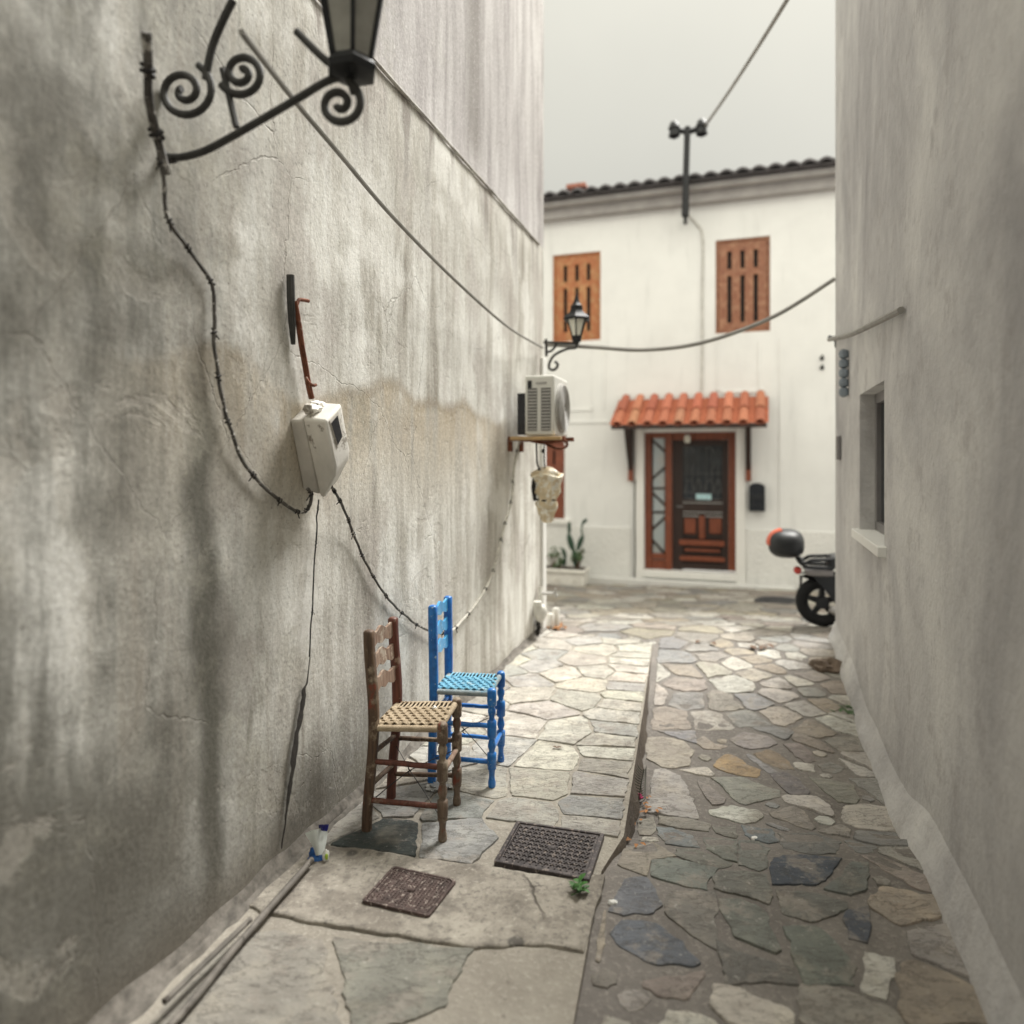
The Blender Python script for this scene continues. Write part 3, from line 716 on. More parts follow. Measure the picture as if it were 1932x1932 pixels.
# ================================================================== HOUSE ON THE RIGHT
rh = thing('pale_house', 'pale grey rendered house corner standing at the right edge of the lane', 'house', RW)
WIN = [RW.hit(1622, 745, 0, 0), RW.hit(1622, 1000, 0, 0)]
wy1 = WIN[0].y; wz1, wz0 = WIN[0].z, WIN[1].z; wy0 = wy1-.85
mb = MB()
def facegrid(mb, fn, us, zs_, holes, mi=0):
    for i in range(len(us)-1):
        for j in range(len(zs_)-1):
            uc, zc = (us[i]+us[i+1])/2, (zs_[j]+zs_[j+1])/2
            if any(h[0] < uc < h[1] and h[2] < zc < h[3] for h in holes): continue
            mb.add([fn(us[i], zs_[j], 0), fn(us[i+1], zs_[j], 0), fn(us[i+1], zs_[j+1], 0), fn(us[i], zs_[j+1], 0)], [(0,1,2,3)], mi)
    for h in holes:
        d = h[4]; a, b, z0, z1 = h[:4]
        for q in (((a,z0),(a,z1)), ((a,z1),(b,z1)), ((b,z1),(b,z0)), ((b,z0),(a,z0))):
            mb.add([fn(*q[0], 0), fn(*q[1], 0), fn(*q[1], d), fn(*q[0], d)], [(0,1,2,3)], mi)
facegrid(mb, lambda u, z, d: RW.w(d, u, z), [-7.2, wy0, wy1, 0], [-.8, wz0, wz1, 5.6], [(wy0, wy1, wz0, wz1, .16)])
mb.add([RW.w(0, 0, -.8), RW.w(6, 0, -.8), RW.w(6, 0, 5.6), RW.w(0, 0, 5.6), RW.w(6, -7.2, 5.6), RW.w(0, -7.2, 5.6), RW.w(0, -7.2, -.8), RW.w(6, -7.2, -.8)], [(0,1,2,3), (3,2,4,5), (5,4,7,6)])
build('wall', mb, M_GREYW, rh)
mb = MB(); mb.box(RW, .125, .155, wy0-.02, wy1+.02, wz0-.02, wz1+.02)
for a, b, z0, z1 in ((wy0, wy0+.06, wz0, wz1), (wy1-.06, wy1, wz0, wz1), (wy0, wy1, wz0, wz0+.06), (wy0, wy1, wz1-.06, wz1), ((wy0+wy1)/2-.03, (wy0+wy1)/2+.03, wz0, wz1)): mb.box(RW, .085, .13, a, b, z0, z1)
w = build('window', mb, M_SGREY, rh)
mb = MB(); mb.box(RW, .11, .122, wy0+.05, wy1-.05, wz0+.05, wz1-.05); build('pane', mb, M_DGLASS, w)
mb = MB(); mb.box(RW, -.04, .12, wy0-.06, wy1+.06, wz0-.05, wz0+.005); build('window_sill', mb, M_TRIM, rh, bevel=.006)
mb = MB(); rows = []
for i in range(56):
    y = -4.6+i*.084; k = .01+.03*noise.noise(V((y*2, 0, 0)))
    z0 = -.7; base = zs(2.5, 5.5)
    p = RW.w(0, min(y, .0), 0); b = zs(p.x-.1, p.y)
    h = .12+.07*noise.noise(V((y*1.5, 5, 0)))
    rows.append([RW.w(.01, min(y, 0), b+h+.05), RW.w(-.015, min(y, .01), b+h), RW.w(-.03, min(y, .01), b+h*.5), RW.w(-.04-k*.5, min(y, .02), b+.04), RW.w(-.05-k, min(y, .02), b-.05)])
mb.sheet(rows); build('wall_foot', mb, M_GREYW, rh, angle=70)

# ================================================================== WHITE HOUSE AT THE END
def fw(X, Y, off=0.0): return FW.hit(X, Y, 1, off)
wh = thing('white_house', 'white two storey house with brown shutters and tiled door canopy closing the lane', 'house', FW)
dt, db = fw(1215, 813), fw(1388, 1082); DX0, DX1, DZ0, DZ1 = dt.x, db.x, fw(1300, 1079).z, fw(1300, 815).z
def wrect(xa, ya, xb, yb): a, b = fw(xa, ya), fw(xb, yb); return (a.x, b.x, b.z, a.z)
W1 = wrect(1043, 482, 1133, 641); W2 = wrect(1350, 454, 1453, 624); W3 = wrect(1006, 832, 1065, 979)
zc = fw(1300, 370).z
mb = MB(); SX0, SX1 = -6.5, 5.0
us = sorted([SX0, SX1, DX0, DX1, W1[0], W1[1], W2[0], W2[1], W3[0], W3[1]])
zl = sorted([-1.0, 5.33, DZ0, DZ1, W1[2], W1[3], W2[2], W2[3], W3[2], W3[3]])
facegrid(mb, lambda u, z, d: FW.w(u, d, z), us, zl, [(DX0, DX1, DZ0, DZ1, .22), (*W1, .09), (*W2, .09), (*W3, .09)])
for x in (SX0, SX1): mb.add([FW.w(x, 0, -1), FW.w(x, 7, -1), FW.w(x, 7, 5.33), FW.w(x, 0, 5.33)], [(0,1,2,3)])
mb.add([FW.w(SX0, 7, -1), FW.w(SX1, 7, -1), FW.w(SX1, 7, 5.33), FW.w(SX0, 7, 5.33)], [(0,1,2,3)])
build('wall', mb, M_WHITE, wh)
# plinths of rough cast, door surround, step
def zb(s): p = FW.w(s, 0, 0); return zs(p.x, p.y)
a, b = fw(1000, 990, -.02), fw(1190, 1098, -.02)
mb = MB(); mb.box(FW, a.x-2, b.x, -.022, .01, b.z-.02, a.z); build('rough_plinth', mb, M_ROUGH, wh, bevel=.006); mb = MB(); mb.box(FW, fw(1408, 1000).x, 4.9, -.020, .01, fw(1450, 1100).z-.06, fw(1450, 1000).z); build('rough_plinth', mb, M_ROUGH, wh, bevel=.006)
mb = MB(); x0, x1 = fw(1200, 900).x, fw(1407, 900).x
mb.box(FW, x0, DX0-.004, -.035, .01, -.7, DZ1+.06); mb.box(FW, DX1+.004, x1, -.035, .01, -.7, DZ1+.06); mb.box(FW, x0+.002, x1-.002, -.032, .01, DZ1+.062, DZ1+.12); build('door_surround', mb, M_TRIM, wh, bevel=.006)
mb = MB(); mb.box(FW, x0-.85, fw(1500, 1100).x, -.20, -.024, -.9, fw(1300, 1099, -.2).z); build('step', mb, M_ROUGH, wh, bevel=.012)
mb = MB(); mb.box(FW, DX0-.01, DX1+.01, -.06, .23, DZ0-.10, DZ0-.004); build('door_sill', mb, M_TRIM, wh, bevel=.01)
for (xa, ya, xb, yb) in ((1068, 772, 1112, 775), (1112, 768, 1118, 775), (1072, 794, 1170, 798), (1350, 733, 1362, 737), (1360, 737, 1430, 741), (1428, 731, 1440, 736), (1430, 646, 1434, 735), (1352, 640, 1356, 735), (1138, 640, 1142, 772), (1470, 640, 1476, 1000)):
    r = wrect(xa, ya, xb, yb); mb = MB(); mb.box(FW, r[0], r[1], -.014, .005, r[2], r[3]); build('moulding', mb, M_WHITE, wh, bevel=.004)
# roof: cornice, dark tiles
mb = MB(); mb.box(FW, SX0-.2, SX1+.1, -.16, .02, zc-.16, zc-.02); mb.box(FW, SX0-.2, SX1+.1, -.30, .015, zc-.018, zc+.06); build('eave', mb, M_SOFFIT, wh, bevel=.01)
mb = MB(); rows = []
xs = [SX0-.25+.035*i for i in range(int((SX1-SX0+.4)/.035))]
for y, z in ((-.40, 0), (-.38, .05), (0, .16), (1.2, .50), (3.5, 1.25)):
    rows.append([FW.w(x, y, zc+.075+z+.055*abs(math.sin(x*math.pi/.21))) for x in xs])
mb.sheet(rows); mb.box(FW, SX0-.25, SX1+.1, -.395, 3.4, zc+.062, zc+.085)
roof = build('roof', mb, M_ROOFD, wh, angle=60)
mb = MB(); p = FW.hit(1090, 372, 1, .4); mb.box(FW, p.x-.10, p.x+.10, .3, .5, p.z-.15, p.z+.10)
mb.box(FW, p.x-.155, p.x+.155, .25, .55, p.z+.10, p.z+.17); build('chimney', mb, M_CHIM, roof, bevel=.01)
# shuttered windows
def shutter(r, mat_, slots=3):
    x0, x1, z0, z1 = r
    mb = MB(); t = .035
    mb.box(FW, x0, x0+t, .02, .085, z0, z1); mb.box(FW, x1-t, x1, .02, .085, z0, z1); mb.box(FW, x0+t, x1-t, .021, .084, z1-t, z1); mb.box(FW, x0+t, x1-t, .021, .084, z0, z0+t)
    wn = build('window', mb, mat_, wh, bevel=.004)
    mb = MB(); a, b, c, d = x0+t+.004, x1-t-.004, z0+t+.004, z1-t-.004; W = b-a; H = d-c
    sw = W*.085; bw = (W-slots*sw)/(slots+1)
    for i in range(slots+1):
        u = a+i*(bw+sw); mb.box(FW, u, u+bw, .032, .060, c, d)
    for lo, hi in ((0, .09), (.62, .70), (.90, 1.0)):
        mb.box(FW, a, b, .035, .057, c+H*lo, c+H*hi)
    build('shutter', mb, mat_, wn, bevel=.005)
    mb = MB(); mb.box(FW, x0+.005, x1-.005, .078, .088, z0+.005, z1-.005); build('backing', mb, M_DARK, wn)
shutter(W1, M_SHUT); shutter(W2, M_SHUTB); shutter(W3, M_DOORW, 2)
mb = MB(); mb.box(FW, W3[0]-.08, W3[1]+.10, -.06, .03, W3[2]-.08, W3[2]-.005); build('window_sill', mb, M_TRIM, wh, bevel=.008)
# door
def dz(zx, zy, off=.14): p = FW.hit((1850+zx/3.22)/1.6563, (1200+zy/3.22)/1.6563, 1, off); return p.x, p.z
def rect(mb, zx0, zy0, zx1, zy1, y0, y1, off=.14):
    a, b = dz(zx0, zy0, off), dz(zx1, zy1, off); mb.box(FW, a[0], b[0], y0, y1, b[1], a[1])
mb = MB()
rect(mb, 500, 470, 602, 1870, .10, .20); rect(mb, 740, 470, 808, 1870, .08, .20); rect(mb, 1372, 470, 1480, 1880, .10, .20)
rect(mb, 603, 470, 739, 545, .105, .19); rect(mb, 809, 470, 1371, 560, .105, .19); rect(mb, 603, 1700, 739, 1760, .10, .19)
rect(mb, 600, 1762, 740, 1870, .115, .19)
frame = build('door_frame', mb, M_DOORW, wh, bevel=.008)
mb = MB(); rect(mb, 600, 540, 742, 1703, .165, .175); build('pane', mb, M_CURTAIN, frame)
mb = MB()
for q in ((600,560,742,690), (600,960,742,830), (600,1050,742,1050), (600,1085,742,1230), (600,1290,742,1290), (600,1470,742,1330), (600,1560,742,1720)):
    a, b = dz(q[0], q[1]), dz(q[2], q[3]); mb.tube([FW.w(a[0], .150, a[1]), FW.w(b[0], .150, b[1])], .017, 6)
for zx in (606, 738):
    a, b = dz(zx, 548), dz(zx, 1698); mb.tube([FW.w(a[0], .150, a[1]), FW.w(b[0], .150, b[1])], .012, 6)
build('lattice', mb, M_DARKW, frame)
mb = MB()
rect(mb, 812, 562, 912, 1878, .135, .19); rect(mb, 1312, 562, 1370, 1878, .135, .19); rect(mb, 913, 562, 1311, 620, .138, .188)
rect(mb, 913, 1160, 1311, 1195, .138, .188); rect(mb, 880, 1197, 1340, 1292, .120, .19)
rect(mb, 913, 1294, 1311, 1330, .140, .188); rect(mb, 913, 1545, 1311, 1562, .140, .188)
rect(mb, 913, 1640, 1311, 1650, .140, .188); rect(mb, 913, 1705, 1311, 1725, .140, .188); rect(mb, 913, 1332, 1311, 1880, .172, .186)
rect(mb, 880, 1800, 1340, 1878, .125, .186)
door = build('door', mb, M_DARKW, wh, bevel=.006)
mb = MB()
for q in ((1075, 1325, 1138, 1558), (875, 1564, 1335, 1638)): rect(mb, *q, .120, .186)
for q in ((925, 1350, 1045, 1510), (1180, 1350, 1305, 1510)): rect(mb, *q, .148, .186)
rect(mb, 930, 1655, 1290, 1700, .150, .186); rect(mb, 880, 1727, 1340, 1795, .128, .186)
build('door_panel', mb, M_DOORW, door, bevel=.012)
mb = MB(); rect(mb, 910, 615, 1314, 1165, .160, .172); build('pane', mb, M_DGLASS, door)
mb = MB()
def dp(x, y): a = dz(x, y); return FW.w(a[0], .148, a[1])
for sx in (0, 200):
    cx_ = 1010+sx
    for k in (-60, 0, 60): mb.tube([dp(cx_+k, 640), dp(cx_+k, 1150)], .0042, 5)
    mb.tube(catmull([dp(cx_-80, 640), dp(cx_-20, 640), dp(cx_+30, 700), dp(cx_+20, 820), dp(cx_-20, 880)]), .005, 5)
    mb.tube(catmull([dp(cx_-80, 1080), dp(cx_-60, 1000), dp(cx_-30, 960), dp(cx_, 1000), dp(cx_+20, 1080)]), .0065, 5)
    mb.tube(catmull([dp(cx_+20, 1080), dp(cx_+40, 1000), dp(cx_+60, 960), dp(cx_+80, 1010), dp(cx_+90, 1080)]), .0065, 5)
mb.tube([dp(915, 1090), dp(1310, 1090)], .005, 5); mb.tube([dp(915, 900), dp(1310, 900)], .0042, 5)
build('grille', mb, simple('grille_grey', (.10, .10, .10), .5), door)
mb = MB(); a = dz(1045, 1105); b = dz(1200, 1172); mb.box(FW, a[0], b[0], .145, .157, b[1], a[1]); build('paper_slip', mb, M_CYAN, door, bevel=.004)
mb = MB(); p = dz(858, 1230); mb.tube([FW.w(p[0], .135, p[1]), FW.w(p[0], .09, p[1]), FW.w(p[0]+.09, .085, p[1])], .011, 8); build('handle', mb, M_SGREY, door)
# canopy
ca = fw(1168, 757, -.02); cb = FW.hit(1150, 803, 1, -.62); XR = FW.hit(1452, 780, 1, -.3).x; XR0 = fw(1450, 757).x
canopy_o = MB(); nt = 10
def cpt(u, v, up=0.0):
    xa = ca.x+(XR0-ca.x)*u; xb = cb.x+(FW.hit(1450, 803, 1, -.62).x-cb.x)*u
    return FW.w(xa+(xb-xa)*v, -.02-.60*v, ca.z+(cb.z-ca.z)*v+up)
TC = [(.44,.15,.09), (.49,.19,.11), (.41,.13,.08), (.52,.25,.15), (.44,.15,.09)]
for c in range(nt):
    for v0, v1, lift in ((.48, 1.03, 0.0), (.0, .58, .028)):
        rows = []
        for k in range(7):
            v = v0+(v1-v0)*k/6; w = .31*(1+.16*(k/6-.5)); rr = []
            for side in (1, .84):
                for j in range(9):
                    a = math.pi*j/8; aa = a if side == 1 else math.pi-a
                    rr.append(cpt((c+.5)/nt - math.cos(aa)*w/nt*side*.98, v, lift+.018+.056*side*math.sin(aa)+R.uniform(-.0015, .0015)))
            rr.append(rr[0]); rows.append(rr)
        col = jcol(R.choice(TC), .08); canopy_o.sheet(rows, 0, col)
        for r in (rows[0], rows[-1]): canopy_o.add(r[:-1], [(j, j+1, 16-j, 17-j) for j in range(8)], 0, col)
rows = []
for k in range(2):
    v = k*1.02; rows.append([cpt(u/120, v, -.012+.030*abs(math.sin(u/120*nt*math.pi+math.pi/2))) for u in range(121)])
canopy_o.sheet(rows, 0, (.40,.12,.06))
can = build('canopy', canopy_o, M_TILE, wh, angle=60)
mb = MB()
p0, p1 = cpt(.02, .04, -.045), cpt(.98, .04, -.045); 
for v in (.06, .55, .96):
    a, b = cpt(.01, v, -.04), cpt(.99, v, -.04); mb = MB(); mb.tube([a, b], .028, 4, sq=1); build('canopy_beam', mb, M_DARKW, can)
for X in (1191, 1412):
    mb = MB(); s = fw(X, 850).x; zt = fw(X, 812).z; zbm = fw(X, 905).z
    mb.box(FW, s-.035, s+.035, -.075, -.002, zbm, zt+.06)
    mb.box(FW, s-.032, s+.032, -.56, -.076, cb.z-.02, cb.z+.04)
    mb.tube([FW.w(s, -.50, cb.z), FW.w(s, -.05, zbm+.15)], .03, 4, sq=1)
    br = build('canopy_bracket', mb, M_DARKW, can, bevel=.004)
    mb = MB(); mb.box(FW, s-.037, s+.037, -.080, -.001, zbm-.02, zbm+.20); build('bracket_foot', mb, M_DOORW, br, bevel=.006)

# ================================================================== THE TWO CHAIRS
def chair(label, feet, zseat, ztop, slats, kn, kf, mats, seatmats, near, far, front, back, wires):
    """feet: near back post, far back post, near front leg, far front leg"""
    A, B, C, D = feet; base = (A+B+C+D)/4
    t = thing('wooden_chair', label, 'chair', loc=(base.x, base.y, 0), group='rush seated wooden chairs by the stained wall')
    def P(s, w, z): 
        p = A*(1-s)*(1-w)+B*(1-s)*w+C*s*(1-w)+D*s*w; return V((p.x, p.y, z))
    m_post, m_leg, m_slat, m_str = mats
    zA, zB = ztop
    sdir = (C-A).normalized()
    for w, zt in ((0, zA), (1, zB)):
        mb = MB(); pts = []; rr = []
        N = 26
        for i in range(N+1):
            z = zt*i/N; s = kn*sstep(.0, .42, z) - (kn-kf)*sstep(.44, zt, z)
            pts.append(P(s, w, z)); rr.append(.0185+.0015*sstep(.3, .5, z))
        pts = [pts[0]]+pts[1:]+[pts[-1]+V((0, 0, .006)), pts[-1]+V((0, 0, .009))]; rr += [.016, .009]
        mb.tube(pts, rr, 16, sq=.55, up=sdir, flat=1.0); build('post', mb, m_post[w], t, angle=60)
    prof = [(0,.0140),(.012,.0160),(.03,.0172),(.055,.0168),(.09,.0134),(.12,.0124),(.165,.0142),(.186,.0180),(.196,.0198),(.203,.0180),(.210,.0180),(.217,.0200),(.30,.0208),(.345,.0204),(.352,.0160),(.360,.0124),(.372,.0130),(.41,.0180),(.435,.0176),(.47,.0136),(.49,.0120),(.503,.0136),(.510,.0190),(.518,.0206),(.62,.0212),(.668,.0206),(.676,.0170),(.69,.0124),(.715,.0122),(.755,.0176),(.785,.0174),(.808,.0128),(.822,.0136),(.830,.0190),(.838,.0204),(.90,.0210),(.965,.0206),(.985,.0186),(1.0,.0120)]
    for w, hz in ((0, zseat[1]+.012), (1, zseat[1]+.010)):
        mb = MB(); f = P(1, w, 0); mb.lathe([(r, z*hz) for z, r in prof], f, seg=22, jit=.02); build('leg', mb, m_leg[w], t, angle=55)
    def sp(w, z): 
        zt = ztop[0]*(1-w)+ztop[1]*w
        return kn*sstep(.0, .42, z) - (kn-kf)*sstep(.44, zt, z)
    for (za0, za1, zb0, zb1) in slats:
        mb = MB(); rowsF, rowsB = [], []; n = 22
        for i in range(n+1):
            u = i/n; w = .02+.96*u; z0 = za0+(zb0-za0)*u; z1 = za1+(zb1-za1)*u
            sc = .010*math.cos(4*math.pi*u)*math.sin(math.pi*u)+.006*(abs(2*u-1)**4)
            lo, hi = z0+.009*math.cos(6*math.pi*u)*.6, z1+sc
            off = -.05*math.sin(math.pi*u)*.4
            col = []
            for k in range(5):
                z = lo+(hi-lo)*k/4; p = P(sp(w, z)+off+.004*noise.noise(V((u*6, z*20, 1))), w, z); col.append(p)
            rowsF.append([p+sdir*.0055 for p in col]); rowsB.append([p-sdir*.0055 for p in col])
        rows = [f+b[::-1]+[f[0]] for f, b in zip(rowsF, rowsB)]
        mb.sheet(rows); build('back_slat', mb, m_slat, t, angle=50)
    # seat: rope-wrapped rails and a woven field with an open row of strands on the far side
    zb_, zf_ = zseat
    def Q(s, w, dz=0.0): 
        z = zb_+(zf_-zb_)*s; p = P(kn*.95*(1-s)+s*1.0, w, z+dz); return p
    mb = MB()
    def wrap(a, b, r, mi):
        n = 150; pts = [a.lerp(b, i/n) for i in range(n+1)]
        mb.tube(pts, [r*(1+.055*math.sin(i*1.9)+.05*noise.noise(V((i*.31, a.x*9, 2)))) for i in range(n+1)], 12, mi=mi)
    wrap(Q(.05, 0, -.014), Q(.95, 0, -.014), .0125, 1); wrap(Q(.95, .06, -.014), Q(.98, .94, -.012), .0125, 1)
    wrap(Q(.05, 1, -.014), Q(.95, 1, -.014), .0105, 1); wrap(Q(.03, .06, -.014), Q(.03, .94, -.014), .0125, 1)
    nv, nu = 13, 7; wmax = .69
    def cords(path, width, k, r, sq=None):
        for c in range(k):
            o = (c-(k-1)/2)*width/k
            f0 = R.uniform(0, 50); mb.tube([p+side*(o*(sq[q] if sq else 1)+.0016*noise.noise(V((q*.22, f0, 0))))+V((0, 0, .0014*noise.noise(V((q*.3, f0, 5))))) for q, (p, side) in enumerate(path)], [r*(1+.25*noise.noise(V((q*.4, f0, 9)))) for q in range(len(path))], 6, mi=0)
    vd = (B-A).normalized()
    for i in range(nv):                    # strands running from the near rail to the far rail
        s = .075+.85*(i+.5)/nv+R.uniform(-.006, .006); path = []
        for j in range(57):
            w = -.012+1.024*j/56; x = w/wmax*nu
            if w < wmax: h = .0050*math.sin(math.pi*(x+i))
            else: h = .0008*math.sin(w*40+i)
            e = -.010*sstep(.05, -.012, w)-.010*sstep(.95, 1.012, w)
            path.append((Q(s, w, h-.0005+e), sdir))
        cords(path, .0115, 3, .0025, [1-.55*sstep(wmax-.02, wmax+.05, -.012+1.024*j/56) for j in range(57)])
    for k in range(nu):                    # strands woven across them
        w = wmax*(k+.5)/nu+R.uniform(-.004, .004)+.012; path = []
        for j in range(61):
            s = -.0+1.0*j/60; x = (s-.075)/.85*nv
            h = .0050*math.sin(math.pi*(x+k))*-1
            e = -.010*sstep(.05, -.0, s)-.008*sstep(.95, 1.0, s)
            path.append((Q(s, w, h+.0008+e), vd))
        cords(path, .0195, 5, .0027)
    mb.sheet([[Q(s, w, -.024) for w in (.02, .35, .65, .98)] for s in (.02, .35, .65, .98)], 2)  # near-black sheet under the weave, paints the shade in the open gaps
    build('seat', mb, seatmats, t, angle=70)
    def rod(p, q, r, m_, nm='stretcher'):
        mb = MB(); n = 14; mb.tube([p.lerp(q, i/n)+V((0, 0, .002*noise.noise(V((i*.4, p.z*30, 0))))) for i in range(n+1)], [r*(1+.08*noise.noise(V((i*.6, q.z*20, 4)))) for i in range(n+1)], 10); build(nm, mb, m_, t)
    def sn(z): return kn*sstep(0, .42, z)
    for za, zc_ in near: rod(P(sn(za), 0, za), P(1, 0, zc_), .0105, m_str[0])
    for za, zc_ in far: rod(P(sn(za), 1, za), P(1, 1, zc_), .0095, m_str[1])
    for za, zc_ in front: rod(P(1, 0, za), P(1, 1, zc_), .0105, m_str[2])
    for za, zc_ in back: rod(P(sn(za), 0, za), P(sn(zc_), 1, zc_), .010, m_str[1])
    for w0 in wires:
        mb = MB(); k = P(.42, .55, w0[1])
        ends = [P(sn(w0[0]), 1, w0[0]), P(1, 1, w0[2]), P(.95, 0, w0[3]), P(.03, 0, w0[4])]
        for e in ends: mb.tube([e, e.lerp(k, .5)+V((0, 0, .003)), k], .0019, 6)
        mb.tube([k+V((.006*math.cos(a*.8), .006*math.sin(a*.8), .018-.0024*a)) for a in range(16)], .0022, 6)
        build('brace_wire', mb, M_WIRE, t)
    return t
fA, fB, fC, fD = gp(692, 1568), gp(738, 1506), gp(835, 1588), gp(862, 1520)
for f in (fA, fB, fC, fD): f.z = .004
chair('weathered brown chair with woven tan rope seat and flaking back slats, nearest the camera', (fA, fB, fC, fD), (.418, .440), (.775, .765),
      [(.712, .768, .696, .752), (.628, .686, .606, .660), (.540, .592, .512, .566)], .095, .03,
      ((M_BROWN, M_REDW), (M_LEGW, M_LEGW), M_PALEW, (M_REDW, M_BROWN, M_PALEW)), [M_ROPE, M_ROPE, M_DARK],
      [(.275, .281), (.122, .132)], [(.258, .272), (.104, .126)], [(.262, .236)], [(.305, .272), (.175, .145)], [(.235, .185, .235, .10, .11)])
bA, bC, bD = gp(815, 1475), gp(928, 1485), gp(945, 1438); bB = bA+(bD-bC)*.98+V((.01, 0, 0))
for f in (bA, bB, bC, bD): f.z = .004
chair('bright blue painted chair with woven light blue rope seat, behind the brown one', (bA, bB, bC, bD), (.420, .424), (.784, .776),
      [(.728, .778, .722, .772), (.640, .690, .634, .684), (.556, .606, .550, .600)], .03, .015,
      ((M_BLUE, M_BLUE), (M_BLUE, M_BLUE), M_BLUESHEEN, (M_BLUE, M_BLUE, M_BLUE)), [M_ROPEB, M_ROPEG, M_DARK],
      [(.268, .270), (.112, .111)], [(.262, .260), (.118, .110)], [(.165, .140)], [(.31, .30), (.15, .15)], [(.235, .19, .235, .13, .12)])

# scrap on the brown seat
mb = MB(); p = fA.lerp(fD, .74)+V((.0, .02, .449)); p = CAM+ray(820, 1342)*(2.79); p.z = .441
mb.blob(p, .010, .008, .007, jit=.5, seg=10, rings=7); tag(build('paper_scrap', mb, M_TRIM, origin=p), 'tiny crumpled white paper scrap lying on the tan rope seat of the brown chair', 'litter')

# ================================================================== IRON COVERS
def cover(name, corners, label, mat_rim, mat_top, kind):
    c = sum(corners, V())/4; t = thing(name, label, 'drain cover', loc=(c.x, c.y, 0))
    zt = .016
    def q(u, v, z): 
        a, b, cc_, d = corners; p = a*(1-u)*(1-v)+b*u*(1-v)+cc_*u*v+d*(1-u)*v; return V((p.x, p.y, z))
    def rrect(m_, rad, n=6):
        out = []
        for cu, cv, a0 in ((1-m_-rad, m_+rad, -90), (1-m_-rad, 1-m_-rad, 0), (m_+rad, 1-m_-rad, 90), (m_+rad, m_+rad, 180)):
            for k in range(n+1):
                a = math.radians(a0+90*k/n); out.append((cu+rad*math.cos(a), cv+rad*math.sin(a)))
        return out
    mb = MB(); L = [(0, -.03), (0, zt-.001), (.008, zt+.001), (.040, zt+.001), (.045, zt-.006), (.055, zt-.006)]; rd = .06 if kind == 'small' else .02
    rr = [[q(u, v, z) for u, v in rrect(m_, rd)] for m_, z in L]; m = len(rr[0])
    mb.add([p for r in rr for p in r], [(i*m+k, i*m+(k+1) % m, (i+1)*m+(k+1) % m, (i+1)*m+k) for i in range(len(L)-1) for k in range(m)])
    build('cover_frame', mb, mat_rim, t)
    mb = MB(); r = [q(u, v, zt-.003) for u, v in rrect(.055, rd*.8)]; r2 = [p+V((0, 0, -.03)) for p in r]
    mb.add(r2+r, [tuple(range(m, 2*m))]+[(k, (k+1) % m, m+(k+1) % m, m+k) for k in range(m)])
    if kind == 'big':                       # rows of zigzag ribs
        for i in range(9):
            v = .095+.81*(i+.5)/9; pts = [q(.085+.83*k/26, v+(.022 if k % 2 else -.022), zt-.002) for k in range(27)]
            mb.tube(pts, .0046, 5)
            for k in range(0, 26, 2):
                u = .085+.83*(k+1)/26; mb.tube([q(u, v+.022, zt-.002), q(u, v+.06, zt-.003)], .004, 4)
        for k in range(18): mb.tube([q(.062, .10+.8*k/18, zt-.001), q(.078, .10+.8*k/18, zt-.001)], .003, 4)
        mb.tube([q(.47, .5, zt), q(.55, .49, zt)], .010, 6, flat=.4)
    else:                                   # raised studs
        for i in range(17):
            for j in range(17):
                u, v = .10+.80*i/16, .10+.80*j/16
                if abs(u-.52) < .07 and abs(v-.5) < .05: continue
                a = R.random(); d = .013
                if R.random() < .9: mb.tube([q(u-d*(1-a), v-d*a, zt-.003), q(u+d*(1-a), v+d*a, zt-.003)], .0032, 4)
        mb.tube([q(.47, .5, zt), q(.57, .5, zt)], .008, 6, flat=.5)
        for s in (.062, .075):
            pts = [q(u, v, zt-.002) for u, v in rrect(s, .05)]; mb.tube(pts, .0025, 4, closed=True)
    build('cover_plate', mb, mat_top, t, angle=40)
    return t
cover('drain_cover', COVER_BIG, 'larger iron cover with zigzag ribs set beside the end of the kerb', M_COVERD, M_COVERD, 'big')
SM = [gp(X, Y, .012) for X, Y in ((742,1635), (862.5,1662), (809,1731), (681,1701))]
cover('drain_cover', SM, 'smaller rusty square iron cover with studded face set in the concrete', M_COVER, M_COVER, 'small')
p = gs(1469, 1136); mb = MB(); z0 = zs(p.x, p.y)+.014
mb.lathe([(.27, -.05), (.27, 0), (.262, .004), (.235, .004), (.232, -.003), (.226, -.003), (.222, .003), (.02, .004)], (p.x, p.y, z0), seg=40)
for k in range(5):
    for a in range(6+6*k):
        th = 2*math.pi*a/(6+6*k); r = .035+.04*k; mb.box(None, p.x+r*math.cos(th)-.009, p.x+r*math.cos(th)+.009, p.y+r*math.sin(th)-.009, p.y+r*math.sin(th)+.009, z0+.002, z0+.008)
tag(build('manhole_cover', mb, M_COVER_ASPH, origin=(p.x, p.y, z0)), 'round dark manhole cover in the paving behind the scooter', 'manhole cover')

